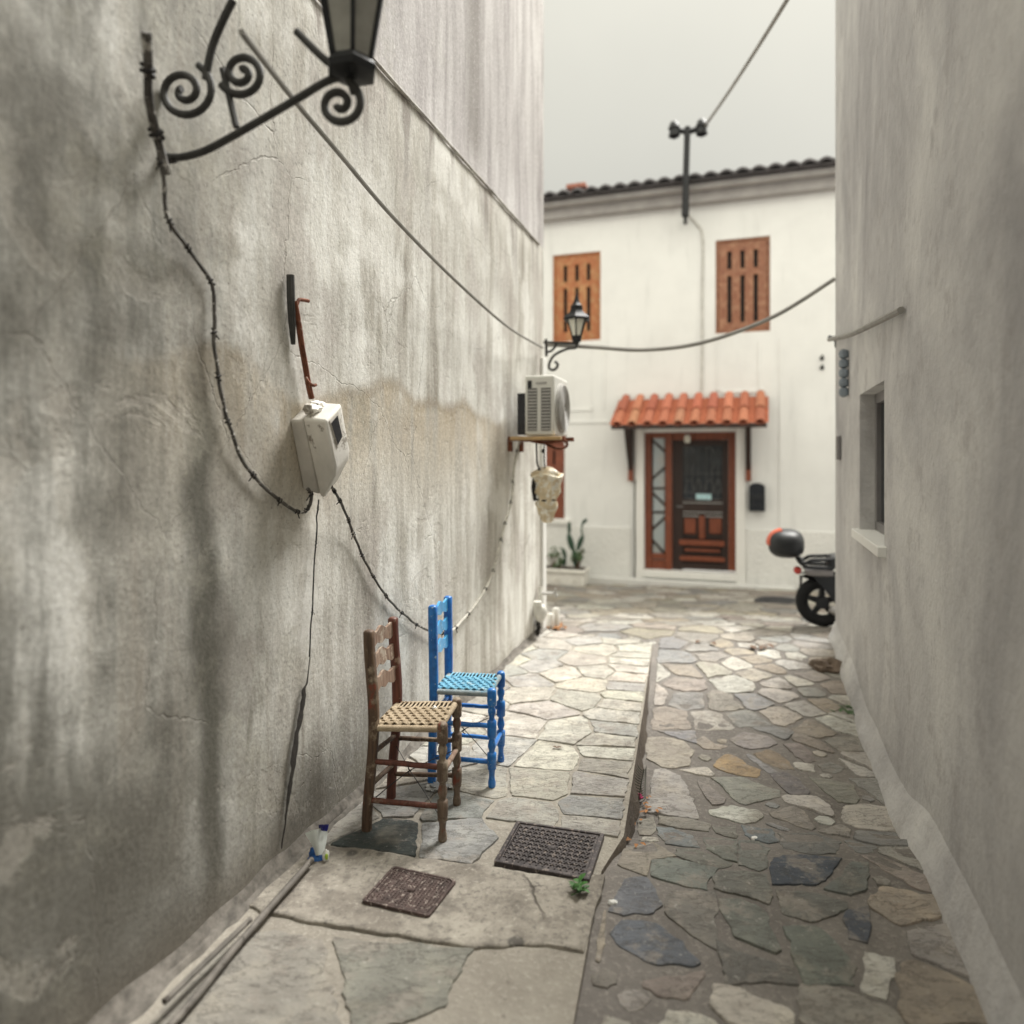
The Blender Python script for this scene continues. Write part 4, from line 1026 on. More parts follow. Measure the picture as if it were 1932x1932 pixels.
# ================================================================== METER BOX on the stained wall
def zm(zx, zy, o): return WL.hit(483+zx*.1875, 664.1+zy*.1875, 0, o)
mt = thing('meter_box', 'dirty white plastic meter box hanging crooked on the stained wall', 'meter box', loc=WL.w(*zm(560, 1000, 0)))
def ww(p): return WL.w(p.x, p.y, p.z)
e = V((0, .10, .068))
def quadprism(corners, e_, mats_, name, par, bev):
    mb = MB(); a = corners; b = [p+WL.m.to_3x3() @ e_ for p in corners]
    mb.prism(a, WL.m.to_3x3() @ e_); return build(name, mb, mats_, par, bevel=bev, bseg=3)
back = [ww(zm(340, 690, 0.0)), ww(zm(470, 690, .055)), ww(zm(640, 1440, .055)), ww(zm(470, 1390, 0.0))]
quadprism(back, e, M_METERD, 'back_box', mt, .008)
cov = [ww(zm(470, 668, .056)), ww(zm(705, 690, .17)), ww(zm(800, 1170, .17)), ww(zm(790, 1260, .16)), ww(zm(680, 1478, .075)), ww(zm(640, 1450, .056))]
cover_o = quadprism(cov, e, M_METER, 'cover', mt, .010)
mb = MB()
q = [zm(752, 715, .172), zm(815, 640, .172), zm(862, 850, .172), zm(818, 935, .172)]
mb.prism([ww(p) for p in q], WL.m.to_3x3() @ V((.003, 0, 0))); build('reading_window', mb, M_BLACKGLASS, cover_o)
mb = MB(); q = [zm(738, 690, .1715), zm(822, 600, .1715), zm(880, 860, .1715), zm(818, 965, .1715)]
mb.prism([ww(p) for p in q], WL.m.to_3x3() @ V((.002, 0, 0))); build('window_frame', mb, M_METERD, cover_o)
mb = MB()
for zx, zy, r in ((560, 570, .028), (640, 540, .022), (600, 520, .018)):
    p = zm(zx, zy, .08); mb.blob(ww(p), r*1.1, r*1.2, r*.7, WL, jit=.5)
build('mortar_lump', mb, M_METER, mt)
# rusty conduit above it, and the dark slit behind
rc = MB(); o = .04
def wz(X, Y, o=.03): return ww(WL.hit(X, Y, 0, o))
rc.tube(catmull([wz(556, 568), wz(562, 600), wz(569, 650), wz(576, 690), wz(582, 725), wz(588, 752)], 6), [.010]*8+[.011]*23, 8)
rc.tube(catmull([wz(560, 575), wz(564, 566), wz(572, 566), wz(582, 568)], 5), .007, 7)
rc.tube(catmull([wz(577, 712, .035), wz(583, 722, .05), wz(590, 727, .06), wz(596, 726, .06)], 5), .006, 7)
tag(build('rusty_conduit', rc, M_RUST, origin=wz(570, 660, 0)), 'rusty bent iron rod on the wall above the meter box', 'conduit')
mb = MB(); mb.tube([wz(548, 519, .02), wz(549, 560, .022), wz(551, 610, .02), wz(553, 650, .012)], [.014, .015, .013, .008], 8)
tag(build('old_pipe_stub', mb, M_IRONG, origin=wz(550, 570, 0)), 'short grey vertical pipe stub on the wall beside the rusty rod', 'pipe')

# ---- cables on the wall
def cable_with_ties(name, pix, r, m_, label, o=.02, knots=12):
    P = catmull([wz(X, Y, o+oo) for X, Y, oo in pix], 10)
    P = [p+V((0, 0, .004))*noise.noise(p*9)+V((.003, .003, 0))*noise.noise(p*14) for p in P]
    mb = MB(); mb.tube(P, [r*(1+.18*noise.noise(p*40)) for p in P], 7)
    for k in range(knots):
        i = int((k+.5)/knots*(len(P)-2)+R.uniform(-2, 2)); i = max(1, min(len(P)-2, i)); p = P[i]; d = (P[i+1]-P[i-1]).normalized()
        u = d.orthogonal().normalized()
        mb.tube([p+d*(.003*(a-4))+(Matrix.Rotation(a*1.3, 3, d) @ u)*r*1.3 for a in range(9)], r*.5, 5, mi=1)
        if R.random() < .8: mb.tube([p, p+V((R.uniform(-.015, .015), R.uniform(-.01, .01), -R.uniform(.012, .03)))], r*.4, 4, mi=1)
    return tag(build(name, mb, [m_, M_WIRE], origin=P[0]), label, 'cable')
cable_with_ties('wall_cable', [(300,285,.03),(307,340,.03),(316,410,.02),(345,455,.01),(376,498,0),(400,540,0),(403,600,0),(406,670,0),(414,730,0),(432,800,0),(452,858,0),(490,910,0),(528,944,0),(556,964,.0),(572,966,.01),(584,955,.03),(587,935,.05),(580,922,.05)], .0060, M_CABLE, 'dark cable sagging along the wall from the iron bracket into the meter box')
cable_with_ties('wall_cable', [(626,918,.08),(640,942,.05),(652,970,.02),(668,1010,0),(686,1052,0),(706,1092,0),(738,1136,0),(770,1166,0),(800,1186,0),(826,1195,.0)], .0054, M_CABLE, 'dark cable hanging down the wall from the meter box behind the blue chair', knots=10)
cable_with_ties('wall_cable', [(826,1195,.0),(852,1190,0),(878,1164,0),(906,1128,0),(928,1086,0),(940,1040,0),(950,1000,0),(960,965,0),(966,935,0),(970,880,0),(980,830,.02)], .0075, M_CABLEW, 'whitened cable rising up the wall from behind the blue chair to the air conditioner', knots=10)
cable_with_ties('wall_cable', [(601,944,.05),(600,962,.02),(597,975,0),(598,1000,0),(594,1060,0),(590,1110,0),(588,1160,0),(584,1240,0)], .0028, M_WIRE, 'thin black wire running straight down the wall below the meter box', knots=3)
cable_with_ties('wall_cable', [(276,60,.12),(278,140,.08),(285,210,.05),(300,270,.03),(312,330,.03)], .012, M_CABLE, 'thick dark cable coming down behind the iron scroll bracket', knots=2)

# ================================================================== AIR CONDITIONER
ta = 5.12
a = WL.hit(990, 765, 1, ta); b = WL.hit(1046, 765, 1, ta); o0, o1 = a.x, b.x
z1 = WL.hit(1015, 708, 1, ta).z; z0 = WL.hit(1015, 822, 1, ta).z; tb = min(WL.hit(1071, 765, 0, o1).y, ta+.62)
ac = thing('air_conditioner', 'white outdoor air conditioner unit on rusty brackets high on the wall corner', 'air conditioner', loc=WL.w((o0+o1)/2, ta, z0))
mb = MB(); mb.box(WL, o0, o1, ta, tb, z0, z1); body = build('casing', mb, M_ACW, ac, bevel=.014)
mb = MB(); w = (o1-o0)
for u0, u1 in ((.10, .42), (.56, .88)):
    mb.box(WL, o0+w*u0, o0+w*u1, ta-.003, ta+.01, z0+.035, z1-.09)
mb.box(WL, o0+w*.10, o0+w*.24, ta-.003, ta+.01, z1-.088, z1-.035)
build('louvre_recess', mb, M_ACD, ac)
mb = MB()
for u0, u1 in ((.10, .42), (.56, .88)):
    for k in range(13):
        z = z0+.04+(z1-z0-.13)*k/13; mb.box(WL, o0+w*u0-.002, o0+w*u1+.002, ta-.008, ta-.0035, z, z+.014)
build('louvre', mb, M_ACF, ac)
mb = MB(); mb.box(WL, o0+w*.38, o0+w*.74, ta-.004, ta+.004, z1-.062, z1-.048); build('grip', mb, M_ACF, ac)
mb = MB(); tc = (ta+tb)/2; zcn = (z0+z1)/2-.01; rad = min((tb-ta)*.46, (z1-z0)*.43)
xo = WL.m.to_3x3() @ V((1, 0, 0)); yo = WL.m.to_3x3() @ V((0, 1, 0))
mb.lathe([(rad*.98, -.004), (rad*.98, .012), (rad*.9, .022), (rad*.2, .024), (.01, .024)], WL.w(o1-.002, tc, zcn), axis=xo, seg=36)
for k in range(8):
    r = rad*(.2+.1*k); mb.tube([WL.w(o1+.024, tc+r*math.cos(q*math.pi/16), zcn+r*math.sin(q*math.pi/16)) for q in range(32)], .004, 5, closed=True)
build('fan_grille', mb, M_ACF, ac)
mb = MB(); mb.box(WL, o0-.06, o0-.002, ta+.02, tb-.02, z0+.01, z1-.12); build('rear_coil', mb, M_BLACKGLASS, ac)
for tt in (ta+.05, tb-.08):
    mb = MB(); mb.box(WL, .0, o1+.06, tt, tt+.035, z0-.034, z0-.003); mb.box(WL, .0, .03, tt+.002, tt+.033, z0-.11, z0-.036); build('bracket', mb, M_RUST, ac, bevel=.003)
mb = MB(); mb.box(WL, o0-.10, o1+.05, ta-.03, ta+.02, z0-.030, z0-.006); build('drip_board', mb, simple('varnished_board', (.42, .28, .13), .6), ac, bevel=.004)
mb = MB()
def az(X, Y, t=ta+.1): p = WL.hit(X, Y, 1, t); return WL.w(p.x, p.y, p.z)
mb.tube(catmull([az(1002, 832), az(1030, 836), az(1060, 831), az(1070, 836), az(1066, 844), az(1050, 846), az(1030, 838)]), .010, 7); build('drain_hose', mb, M_RUST, ac)
mb = MB()
mb.tube(catmull([az(1012, 836), az(1013, 868), az(1016, 882), az(1020, 890), az(1012, 905), az(1008, 925)]), .007, 6)
mb.tube(catmull([az(1027, 838), az(1027, 870), az(1029, 890), az(1031, 910), az(1030, 932), az(1022, 944)]), .0055, 6)
mb.tube(catmull([az(1009, 900), az(1006, 920), az(1010, 945)]), .016, 6)
mb.blob(az(1025, 851), .014, .012, .014); mb.tube([az(1016, 884), az(1024, 893)], .012, 6)
tag(build('hanging_wire', mb, M_WIRE, origin=az(1012, 836)), 'tangle of black wires hanging under the air conditioner', 'wire')
# bag
bg = thing('plastic_bag', 'cream plastic bag tied round a fitting under the air conditioner', 'bag', loc=az(1032, 990, ta+.14))
tbk = ta+.14
def ax_(Y): p = WL.hit(1032, Y, 1, tbk); return p
c0 = ax_(985); sc_ = lambda px: px*WL.w(*c0).y/FPX
mb = MB(); prof = []
for Y, r in ((986, 6), (982, 11), (970, 14), (958, 17), (950, 19), (943, 16), (938, 17), (928, 21), (915, 24), (905, 25), (898, 27), (893, 26), (888, 21), (883, 13), (880, 4)):
    prof.append((sc_(r), ax_(Y).z-c0.z))
mb.lathe(prof, WL.w(c0.x, c0.y, c0.z), seg=36, jit=.45); build('bag_body', mb, M_BAG, bg, angle=70)
mb = MB(); rim = []
for k in range(40):
    a = 2*math.pi*k/40; p = ax_(897); rr = sc_(29)*(1+.12*noise.noise(V((math.cos(a)*2, math.sin(a)*2, 1))))
    rim.append(WL.w(p.x+rr*math.cos(a), p.y+rr*math.sin(a), p.z+.012*math.sin(3*a)))
mb.tube(rim, .009, 6, closed=True, flat=.5); build('bag_rim', mb, simple('pale_cream_plastic', (.80, .74, .58), .5), bg)
mb = MB(); p = ax_(943); mb.tube([WL.w(p.x+sc_(17.5)*math.cos(k*math.pi/12), p.y+sc_(17.5)*math.sin(k*math.pi/12), p.z+.003*math.sin(k)) for k in range(24)], .006, 6, closed=True); build('tie', mb, M_WIRE, bg)

# ================================================================== CORNER LAMP
tl = 6.0
def lz(X, Y, t=tl): p = WL.hit(X, Y, 1, t); return p
lp = thing('street_lamp', 'black lantern with frosted glass on a scrolled wall bracket at the house corner', 'lamp', loc=WL.w(lz(1030, 645).x, tl, lz(1030, 645).z))
c = lz(1088, 645); px = WL.w(*c).y/FPX
def cl(Y): return lz(1088, Y).z
def lanternlathe(mb, L, seg=6): mb.lathe([(r*px, cl(Y)) for Y, r in L], WL.w(c.x, c.y, 0), seg=seg, xdir=(1, .35, 0))
mb = MB(); lanternlathe(mb, [(604, 18), (605, 27), (601, 28), (599, 26), (590, 15), (583, 12), (582, 13), (577, 12), (575, 9), (569, 6), (562, 4), (556, 2.4), (551, 1)]); build('lamp_cap', mb, M_IRON, lp, angle=30)
mb = MB(); lanternlathe(mb, [(637, 8), (604, 18)]); build('lamp_glass', mb, M_FROST, lp, angle=20)
mb = MB(); lanternlathe(mb, [(646, 4), (645, 8), (640, 9), (636, 10), (634, 9.5)], 12)
for k in range(6):
    a = 2*math.pi*k/6; x = V((1, .35, 0)).normalized(); y = V((-x.y, x.x, 0)); d = x*math.cos(a)+y*math.sin(a); b0 = WL.w(c.x, c.y, 0)
    mb.tube([V((b0.x, b0.y, cl(637)))+d*8.6*px, V((b0.x, b0.y, cl(604)))+d*18.6*px], .006, 5)
build('lamp_frame', mb, M_IRON, lp, angle=30)
mb = MB(); 
def lw(X, Y): p = lz(X, Y); return WL.w(p.x, tl, p.z)
mb.tube([lw(1026, 646), lw(1092, 648)], .012, 6); mb.tube([lw(1030, 640), lw(1031, 672)], .013, 6)
mb.tube(catmull([lw(1088, 650), lw(1086, 656), lw(1072, 658), lw(1056, 664), lw(1044, 672), lw(1037, 684), lw(1036, 694), lw(1043, 698), lw(1050, 694), lw(1052, 687), lw(1047, 682)]), .012, 6)
mb.tube(catmull([lw(1050, 648), lw(1046, 656), lw(1040, 662), lw(1033, 664)]), .010, 6)
build('scroll_bracket', mb, M_IRONG, lp)

# ================================================================== NEAR IRON BRACKET (top left)
tb_ = wl(305, 300).y
def bz(X, Y): p = WL.hit(X, Y, 1, tb_); return WL.w(p.x, tb_, p.z)
ib = thing('wall_lantern', 'dark wrought iron scroll bracket with lantern, close overhead at the top left', 'lamp', loc=bz(300, 300))
mb = MB()
mb.tube(catmull([bz(318, 296), bz(345, 296), bz(385, 285), bz(430, 262), bz(500, 222), bz(560, 187), bz(620, 152), bz(668, 140)]), .0105, 8)
mb.tube(catmull([bz(272, 20), bz(276, 100), bz(282, 180), bz(292, 250), bz(310, 296), bz(330, 300)]), .012, 8)
build('bracket_arm', mb, M_IRONG, ib)
def spiral(cx_, cy_, r0, r1, a0, turns, n=44):
    return [bz(cx_+(r0+(r1-r0)*k/n)*math.cos(a0+2*math.pi*turns*k/n), cy_+(r0+(r1-r0)*k/n)*math.sin(a0+2*math.pi*turns*k/n)) for k in range(n+1)]
mb = MB()
mb.tube(spiral(347, 172, 56, 6, math.radians(-60), 1.8), .0105, 8); mb.tube(spiral(456, 138, 44, 6, math.radians(150), -1.7), .0105, 8)
mb.tube(spiral(640, 196, 44, 6, math.radians(-60), 1.55), .0105, 8)
mb.tube(catmull([bz(560, 60), bz(610, 110), bz(655, 145), bz(668, 175)]), .0105, 8)
mb.tube(catmull([bz(420, 130), bz(432, 180), bz(440, 215), bz(446, 240)]), .009, 8); mb.tube(catmull([bz(388, 150), bz(400, 90), bz(420, 40), bz(440, 0)]), .0105, 8)
build('scroll', mb, M_IRONG, ib)
mb = MB(); c = WL.hit(664, 120, 1, tb_); u = WL.w(*c).y/FPX
mb.lathe([(18*u, .0), (48*u, .012), (50*u, .03), (40*u, .045), (38*u, .05)], WL.w(c.x, tb_, WL.hit(664, 150, 1, tb_).z), seg=6); build('lantern_base', mb, M_IRON, ib, angle=30); mb = MB()
mb.lathe([(82*u, 0), (84*u, .012), (50*u, .08), (20*u, .11), (5*u, .16)], WL.w(c.x, tb_, WL.hit(664, 150, 1, tb_).z+.30), seg=6); build('lantern_cap', mb, M_IRON, ib, angle=30)
mb = MB(); mb.lathe([(38*u, .05), (72*u, .30)], WL.w(c.x, tb_, WL.hit(664, 150, 1, tb_).z), seg=6); build('lantern_glass', mb, M_LGLASS, ib, angle=20)
zl_ = WL.hit(664, 150, 1, tb_).z; ctr = WL.w(c.x, tb_, 0); ax_d = V((0, 0, 1)).orthogonal().normalized(); ay_d = V((0, 0, 1)).cross(ax_d)
for k in range(6):
    a_ = 2*math.pi*k/6; d = ax_d*math.cos(a_)+ay_d*math.sin(a_); mb = MB(); mb.tube([V((ctr.x, ctr.y, zl_+.048))+d*39*u, V((ctr.x, ctr.y, zl_+.302))+d*74*u], .006, 6); build('lantern_bar', mb, M_IRON, ib)

# ================================================================== OVERHEAD WIRES
def wire(name, pts, r, m_, label, n=14):
    mb = MB(); P = catmull(pts, n); mb.tube(P, r, 7); return tag(build(name, mb, m_, origin=P[0]), label, 'wire')
pa = [WL.hit(X, Y, 0, o) for X, Y, o in ((455, 60, .30), (560, 195, .22), (640, 290, .20), (740, 408, .16), (860, 530, .12), (960, 618, .10), (1024, 656, .05))]
wire('overhead_cable', [WL.w(p.x, p.y, p.z) for p in pa], 0.0085, M_CABLEG, 'grey cable sagging across the stained wall to the corner lamp')
p0 = WL.w(lz(1033, 650).x, tl, lz(1033, 650).z); p1 = RW.w(-.01, -.02, RW.hit(1580, 526, 1, -.02).z)
def pt(X, Y, k): d = p0.y+(p1.y-p0.y)*k; return CAM+ray(X, Y)*d
wire('overhead_cable', [p0, pt(1120, 655, .2), pt(1220, 660, .38), pt(1330, 645, .56), pt(1460, 597, .78), p1], .017, M_CABLEG, 'grey cable crossing the lane from the corner lamp to the pale house')
# roof mast with its line
ms = thing('wire_mast', 'dark roof mast with short winged crossbar on the white house eave', 'mast', loc=FW.w(fw(1294, 405, -.42).x, -.42, fw(1294, 405, -.42).z))
def mz(X, Y): p = fw(X, Y, -.44); return FW.w(p.x, -.44, p.z)
mb = MB(); mb.tube([mz(1293, 408), mz(1294, 340), mz(1297, 240)], [.052, .044, .042], 10); mb.tube([mz(1293, 408), FW.w(fw(1293, 400, 0).x, 0, FW.i @ mz(1293, 400) and (FW.i @ mz(1293, 400)).z)], .03, 8); build('pole', mb, M_IRON, ms)
mb = MB(); mb.tube([mz(1268, 243), mz(1296, 249), mz(1330, 240)], .04, 8)
for X, Y in ((1272, 245), (1324, 241)): mb.lathe([(.03, -.12), (.08, -.09), (.065, -.01), (.085, .02), (.055, .10), (.02, .12)], mz(X, Y), seg=12)
build('crossbar', mb, M_IRON, ms)
pe = RW.hit(1640, -260, 0, -.01); pe = RW.w(pe.x, pe.y, pe.z)
ma_, mid = mz(1330, 238), None
wire('overhead_cable', [ma_, ma_.lerp(pe, .33)+V((0, 0, -.05)), ma_.lerp(pe, .66)+V((0, 0, -.05)), pe], .018, M_CABLEG, 'grey cable climbing steeply away from the roof mast', 10)
wire('facade_cable', [FW.w(fw(X, Y, -.016).x, -.016, fw(X, Y, -.016).z) for X, Y in ((1297, 405), (1316, 425), (1326, 450), (1325, 560), (1325, 660), (1324, 754))], .017, simple('painted_cable', (.52, .51, .48), .8), 'pale cable running down the white house wall between the windows', 6)
wire('facade_cable', [FW.w(fw(X, Y, -.04).x, -.04, fw(X, Y, -.04).z) for X, Y in ((1198, 905), (1197, 980), (1198, 1040), (1197, 1092))], .009, M_WIRE, 'thin dark cable beside the left door post of the white house', 6)

# ================================================================== MAILBOX, PORCH LAMP
p = fw(1428, 964, 0); q_ = fw(1413, 964, 0); w2 = (fw(1442, 940).x-fw(1412, 940).x)/2; H = fw(1428, 911).z-p.z; cxm = p.x
bx = thing('mailbox', 'dark arched metal mailbox on the white wall right of the door', 'mailbox', loc=FW.w(cxm, 0, p.z))
mb = MB(); poly = [FW.w(cxm-w2, -.002, p.z), FW.w(cxm+w2, -.002, p.z)]+[FW.w(cxm+w2*math.cos(a*math.pi/12), -.002, p.z+H-w2*.55+w2*.55*math.sin(a*math.pi/12)) for a in range(13)]
mb.prism(poly, FW.m.to_3x3() @ V((0, -.11, 0))); build('box_body', mb, M_BOX, bx, bevel=.006)
mb = MB(); mb.box(FW, cxm-w2*.8, cxm+w2*.8, -.125, -.112, p.z+H*.42, p.z+H*.60); build('letter_flap', mb, M_SCOOT, bx, bevel=.004); mb = MB(); mb.box(FW, cxm-w2*.55, cxm+w2*.55, -.122, -.112, p.z+H*.18, p.z+H*.26); build('name_plate', mb, M_SCOOT, bx, bevel=.004)
p = fw(1297, 836, -.05); pl = thing('porch_lamp', 'small white lamp fixed above the door under the tiled canopy', 'lamp', loc=FW.w(p.x, -.05, p.z))
mb = MB(); mb.lathe([(.02, 0), (.042, .01), (.045, .09), (.03, .11)], FW.w(p.x, -.07, p.z), seg=14); build('lamp_shade', mb, M_FROST, pl); mb = MB(); mb.box(FW, p.x-.03, p.x+.03, -.06, -.012, p.z+.09, p.z+.135); build('lamp_base', mb, M_SGREY, pl)

# ================================================================== SCOOTER
S0 = gs(1549, 1183); SF = Frame((S0.x, S0.y, zs(S0.x, S0.y)), RW.rz)
sc = thing('motor_scooter', 'black motor scooter with round top box parked half hidden behind the pale house', 'scooter', SF)
def s3(zx, zy, off=0.0): p = SF.hit((2360+zx/4.83)/1.6563, (1620+zy/4.83)/1.6563, 1, off); return p
wc = s3(1010, 1270); RWH = wc.z
def swheel(cx_, r, nm='wheel'):
    mb = MB(); mb.tube([SF.w(cx_+(r-.045)*math.cos(2*math.pi*k/40), 0, r+.008+(r-.045)*math.sin(2*math.pi*k/40)) for k in range(40)], .048, 10, closed=True)
    wo_ = build(nm, mb, M_TYRE, sc)
    mb = MB(); ctr = SF.w(cx_, 0, r+.008); yax = SF.m.to_3x3() @ V((0, 1, 0))
    mb.tube([SF.w(cx_+(r-.085)*math.cos(2*math.pi*k/40), 0, r+.008+(r-.085)*math.sin(2*math.pi*k/40)) for k in range(40)], .018, 8, closed=True)
    for k in range(5):
        a = 2*math.pi*k/5+.35; mb.tube([ctr, SF.w(cx_+(r-.085)*math.cos(a), 0, r+.008+(r-.085)*math.sin(a))], [.032, .022], 8)
    mb.lathe([(.05, -.06), (.055, -.05), (.055, .05), (.05, .06)], ctr, axis=yax, seg=16); build('rim', mb, M_SCOOT, wo_)
swheel(wc.x, RWH); swheel(wc.x+1.26, RWH)
def sideprism(pts, y0, y1, m_, nm, par=None, bev=.02):
    mb = MB(); poly = [SF.w(p[0], y0, p[1]) for p in pts]; mb.prism(poly, SF.m.to_3x3() @ V((0, y1-y0, 0))); return build(nm, mb, m_, par or sc, bevel=bev, bseg=3)
def sp2(*l): return [(lambda p: (p.x, p.z))(s3(*q)) for q in l]
# top box
cb_ = s3(465, 375); mb = MB(); rx = s3(740, 375).x-cb_.x; rz_ = s3(465, 160).z-cb_.z
vs = []
mb.blob(SF.w(cb_.x, 0, cb_.z), rx*1.0, .23, rz_*1.03, SF, seg=28, rings=18)
for i, v in enumerate(mb.v):
    l = SF.i @ v; dx, dzv = (l.x-cb_.x)/rx, (l.z-cb_.z)/rz_
    f = 1/max(.75, (abs(dx)**2.8+abs(dzv)**2.8+abs(l.y/.23)**2.8)**(1/2.8)) if (dx or dzv) else 1
    if dzv < -.6: f *= .97
    mb.v[i] = SF.w(cb_.x+(l.x-cb_.x)*f, l.y*f, cb_.z+(l.z-cb_.z)*f)
tbx = build('top_box', mb, M_SCOOT, sc, angle=60)
mb = MB(); pts = [s3(*q, -.10) for q in ((215, 400), (215, 340), (255, 270), (320, 225), (395, 200))]
mb.tube(catmull([SF.w(p.x+.012, -.10, p.z) for p in pts]), .030, 8); mb.tube(catmull([SF.w(p.x+.004, -.03, p.z) for p in pts]), .030, 8); build('reflector', mb, M_ORED, tbx)
sideprism(sp2((590,590), (700,580), (760,660), (700,720), (640,660)), -.07, .07, M_SCOOT, 'rack_neck')
for y in (-.13, .13):
    mb = MB()
    mb.tube(catmull([SF.w(p.x, y, p.z) for p in (s3(690,640), s3(760,640), s3(840,600), s3(1000,595), s3(1150,590))]), .016, 8)
    mb.tube(catmull([SF.w(p.x, y, p.z) for p in (s3(700,680), s3(780,705), s3(1000,715), s3(1160,720))]), .016, 8); build('grab_rail', mb, M_SCOOT, sc)
seat_p = s3(1100, 590)
sideprism([(seat_p.x-.02, seat_p.z-.08), (seat_p.x, seat_p.z+.02), (seat_p.x+.2, seat_p.z+.05), (seat_p.x+.6, seat_p.z+.0), (seat_p.x+.66, seat_p.z-.09)], -.14, .14, M_SCOOT, 'seat', None, .03)
sideprism(sp2((715,735), (900,735), (1160,745), (1160,850), (900,845), (760,830)), -.13, .13, M_SGREY, 'tail_panel')
e_ = s3(1160, 850); f_ = s3(760, 845)
sideprism([(f_.x, f_.z), (e_.x, e_.z), (e_.x+.30, e_.z), (e_.x+.30, RWH+.02), (wc.x+.12, RWH-.02), (wc.x+.02, RWH+.12), (f_.x+.05, RWH+.24)], -.10, -.052, M_SCOOT, 'engine_cover')
sideprism([(f_.x, f_.z), (e_.x, e_.z), (e_.x+.30, e_.z), (e_.x+.30, RWH+.05), (wc.x+.25, RWH+.05), (wc.x+.05, RWH+.26), (f_.x+.05, RWH+.26)], -.05, .10, M_SCOOT, 'engine_block')
mb = MB(); mb.tube(catmull([SF.w(p.x, 0, p.z) for p in (s3(695,1150), s3(730,1060), s3(800,985), s3(900,940), s3(1000,925), s3(1085,925))]), .045, 10, flat=.35); build('mudguard', mb, M_SGREY, sc)
mb = MB(); p = s3(640, 780); mb.blob(SF.w(p.x, 0, p.z), .035, .07, .035, SF); build('tail_light', mb, M_RED, sc)
mb = MB(); mb.tube([SF.w(p.x, 0, p.z) for p in (s3(690, 860), s3(690, 960), s3(650, 1200))], [.02, .015, .012], 6, flat=.6); build('plate_holder', mb, M_SCOOT, sc)
q = (wc.x+.42, wc.x+1.0)
sideprism([(q[0]-.1, RWH-.02), (q[1], RWH-.02), (q[1]+.08, RWH+.06), (q[1]+.02, RWH+.10), (q[0], RWH+.06)], -.17, .17, M_SCOOT, 'floorboard')
sideprism([(q[1]-.02, RWH+.08), (q[1]+.10, RWH+.08), (q[1]+.06, RWH+.65), (q[1]-.02, RWH+.70)], -.17, .17, M_SCOOT, 'leg_shield')
mb = MB(); mb.tube([SF.w(wc.x+1.26, -.07, RWH), SF.w(q[1]+.06, -.05, RWH+.5)], .022, 8); build('fork', mb, M_ALU, sc); mb = MB(); mb.tube([SF.w(wc.x+1.26, .07, RWH), SF.w(q[1]+.06, .05, RWH+.5)], .022, 8); build('fork', mb, M_ALU, sc)
mb = MB(); mb.tube([SF.w(q[1]-.10, -.33, RWH+.80), SF.w(q[1]+.02, -.1, RWH+.74), SF.w(q[1]+.02, .1, RWH+.74), SF.w(q[1]-.10, .33, RWH+.80)], .016, 8); build('handlebar', mb, M_SCOOT, sc)
mb = MB(); mb.blob(SF.w(q[1]+.10, 0, RWH+.70), .06, .11, .07, SF); build('headlight', mb, M_FROST, sc)
mb = MB(); mb.tube(catmull([SF.w(wc.x+.5, -.12, RWH-.06), SF.w(wc.x+.25, -.13, RWH-.10), SF.w(wc.x+.05, -.14, RWH-.02)]), [.018]*8+[.035]*9, 8); build('exhaust', mb, M_ALU, sc)
mb = MB(); mb.tube([SF.w(wc.x+.45, .1, RWH), SF.w(wc.x+.42, .16, -.0)], .012, 6); build('stand', mb, M_ALU, sc); mb = MB(); mb.tube([SF.w(wc.x+.45, -.1, RWH), SF.w(wc.x+.42, -.16, -.0)], .012, 6); build('stand', mb, M_ALU, sc)

# ================================================================== PLANTER WITH CACTUS
yo_ = -.52
pa, pb = fw(1012, 1072, yo_), fw(1104, 1108, yo_)
pt_ = thing('planter', 'white rectangular concrete planter with leaf relief below the white house window', 'planter', loc=FW.w(pb.x, yo_, pb.z))
mb = MB(); mb.box(FW, pa.x-.3, pb.x-.02, yo_, yo_+.32, pb.z, pa.z-.05); build('trough', mb, M_PLANT, pt_, bevel=.012)
mb = MB(); mb.box(FW, pa.x-.32, pb.x+.0, yo_-.025, yo_+.345, pa.z-.048, pa.z); build('trough_rim', mb, M_PLANT, pt_, bevel=.012)
mb = MB(); mb.box(FW, pb.x-.14, pb.x-.06, yo_+.02, yo_+.3, pb.z-.06, pb.z-.002); build('foot', mb, M_PLANT, pt_); mb = MB(); mb.box(FW, pa.x-.1, pa.x-.02, yo_+.02, yo_+.3, pb.z-.06, pb.z-.002); build('foot', mb, M_PLANT, pt_)
mb = MB(); mb.box(FW, pa.x-.28, pb.x-.04, yo_+.03, yo_+.29, pa.z-.03, pa.z+.004); build('soil', mb, M_SOIL, pt_)
for gx in (pb.x-.16, pb.x-.42):
    mb = MB()
    for k in range(7):
        a = math.radians(90+(k-3)*26); c_ = FW.w(gx+.05*math.cos(a), yo_-.003, pb.z+.05+.05*math.sin(a)); mb.blob(c_, .034, .010, .008, FW, lean=Matrix.Rotation(-a, 3, 'Y'))
    build('leaf_relief', mb, M_PLANT, pt_)
def pz(zx, zy, off=-.38): return FW.hit((1550+zx/2.972)/1.6563, (1400+zy/2.972)/1.6563, 1, off)
def pad(mb, zx0, zy0, zx1, zy1, wpx, off=-.38, th=.022):
    a, b = pz(zx0, zy0, off), pz(zx1, zy1, off); A_, B_ = FW.w(a.x, off, a.z), FW.w(b.x, off, b.z); d = B_-A_; L = d.length
    ang = math.atan2(b.x-a.x, b.z-a.z); w_ = wpx/2.972/1.6563*10/FPX/2
    mb.blob((A_+B_)/2, w_, th, L/2*1.06, FW, seg=16, rings=12, lean=Matrix.Rotation(ang, 3, 'Y'), jit=.06)
mb = MB()
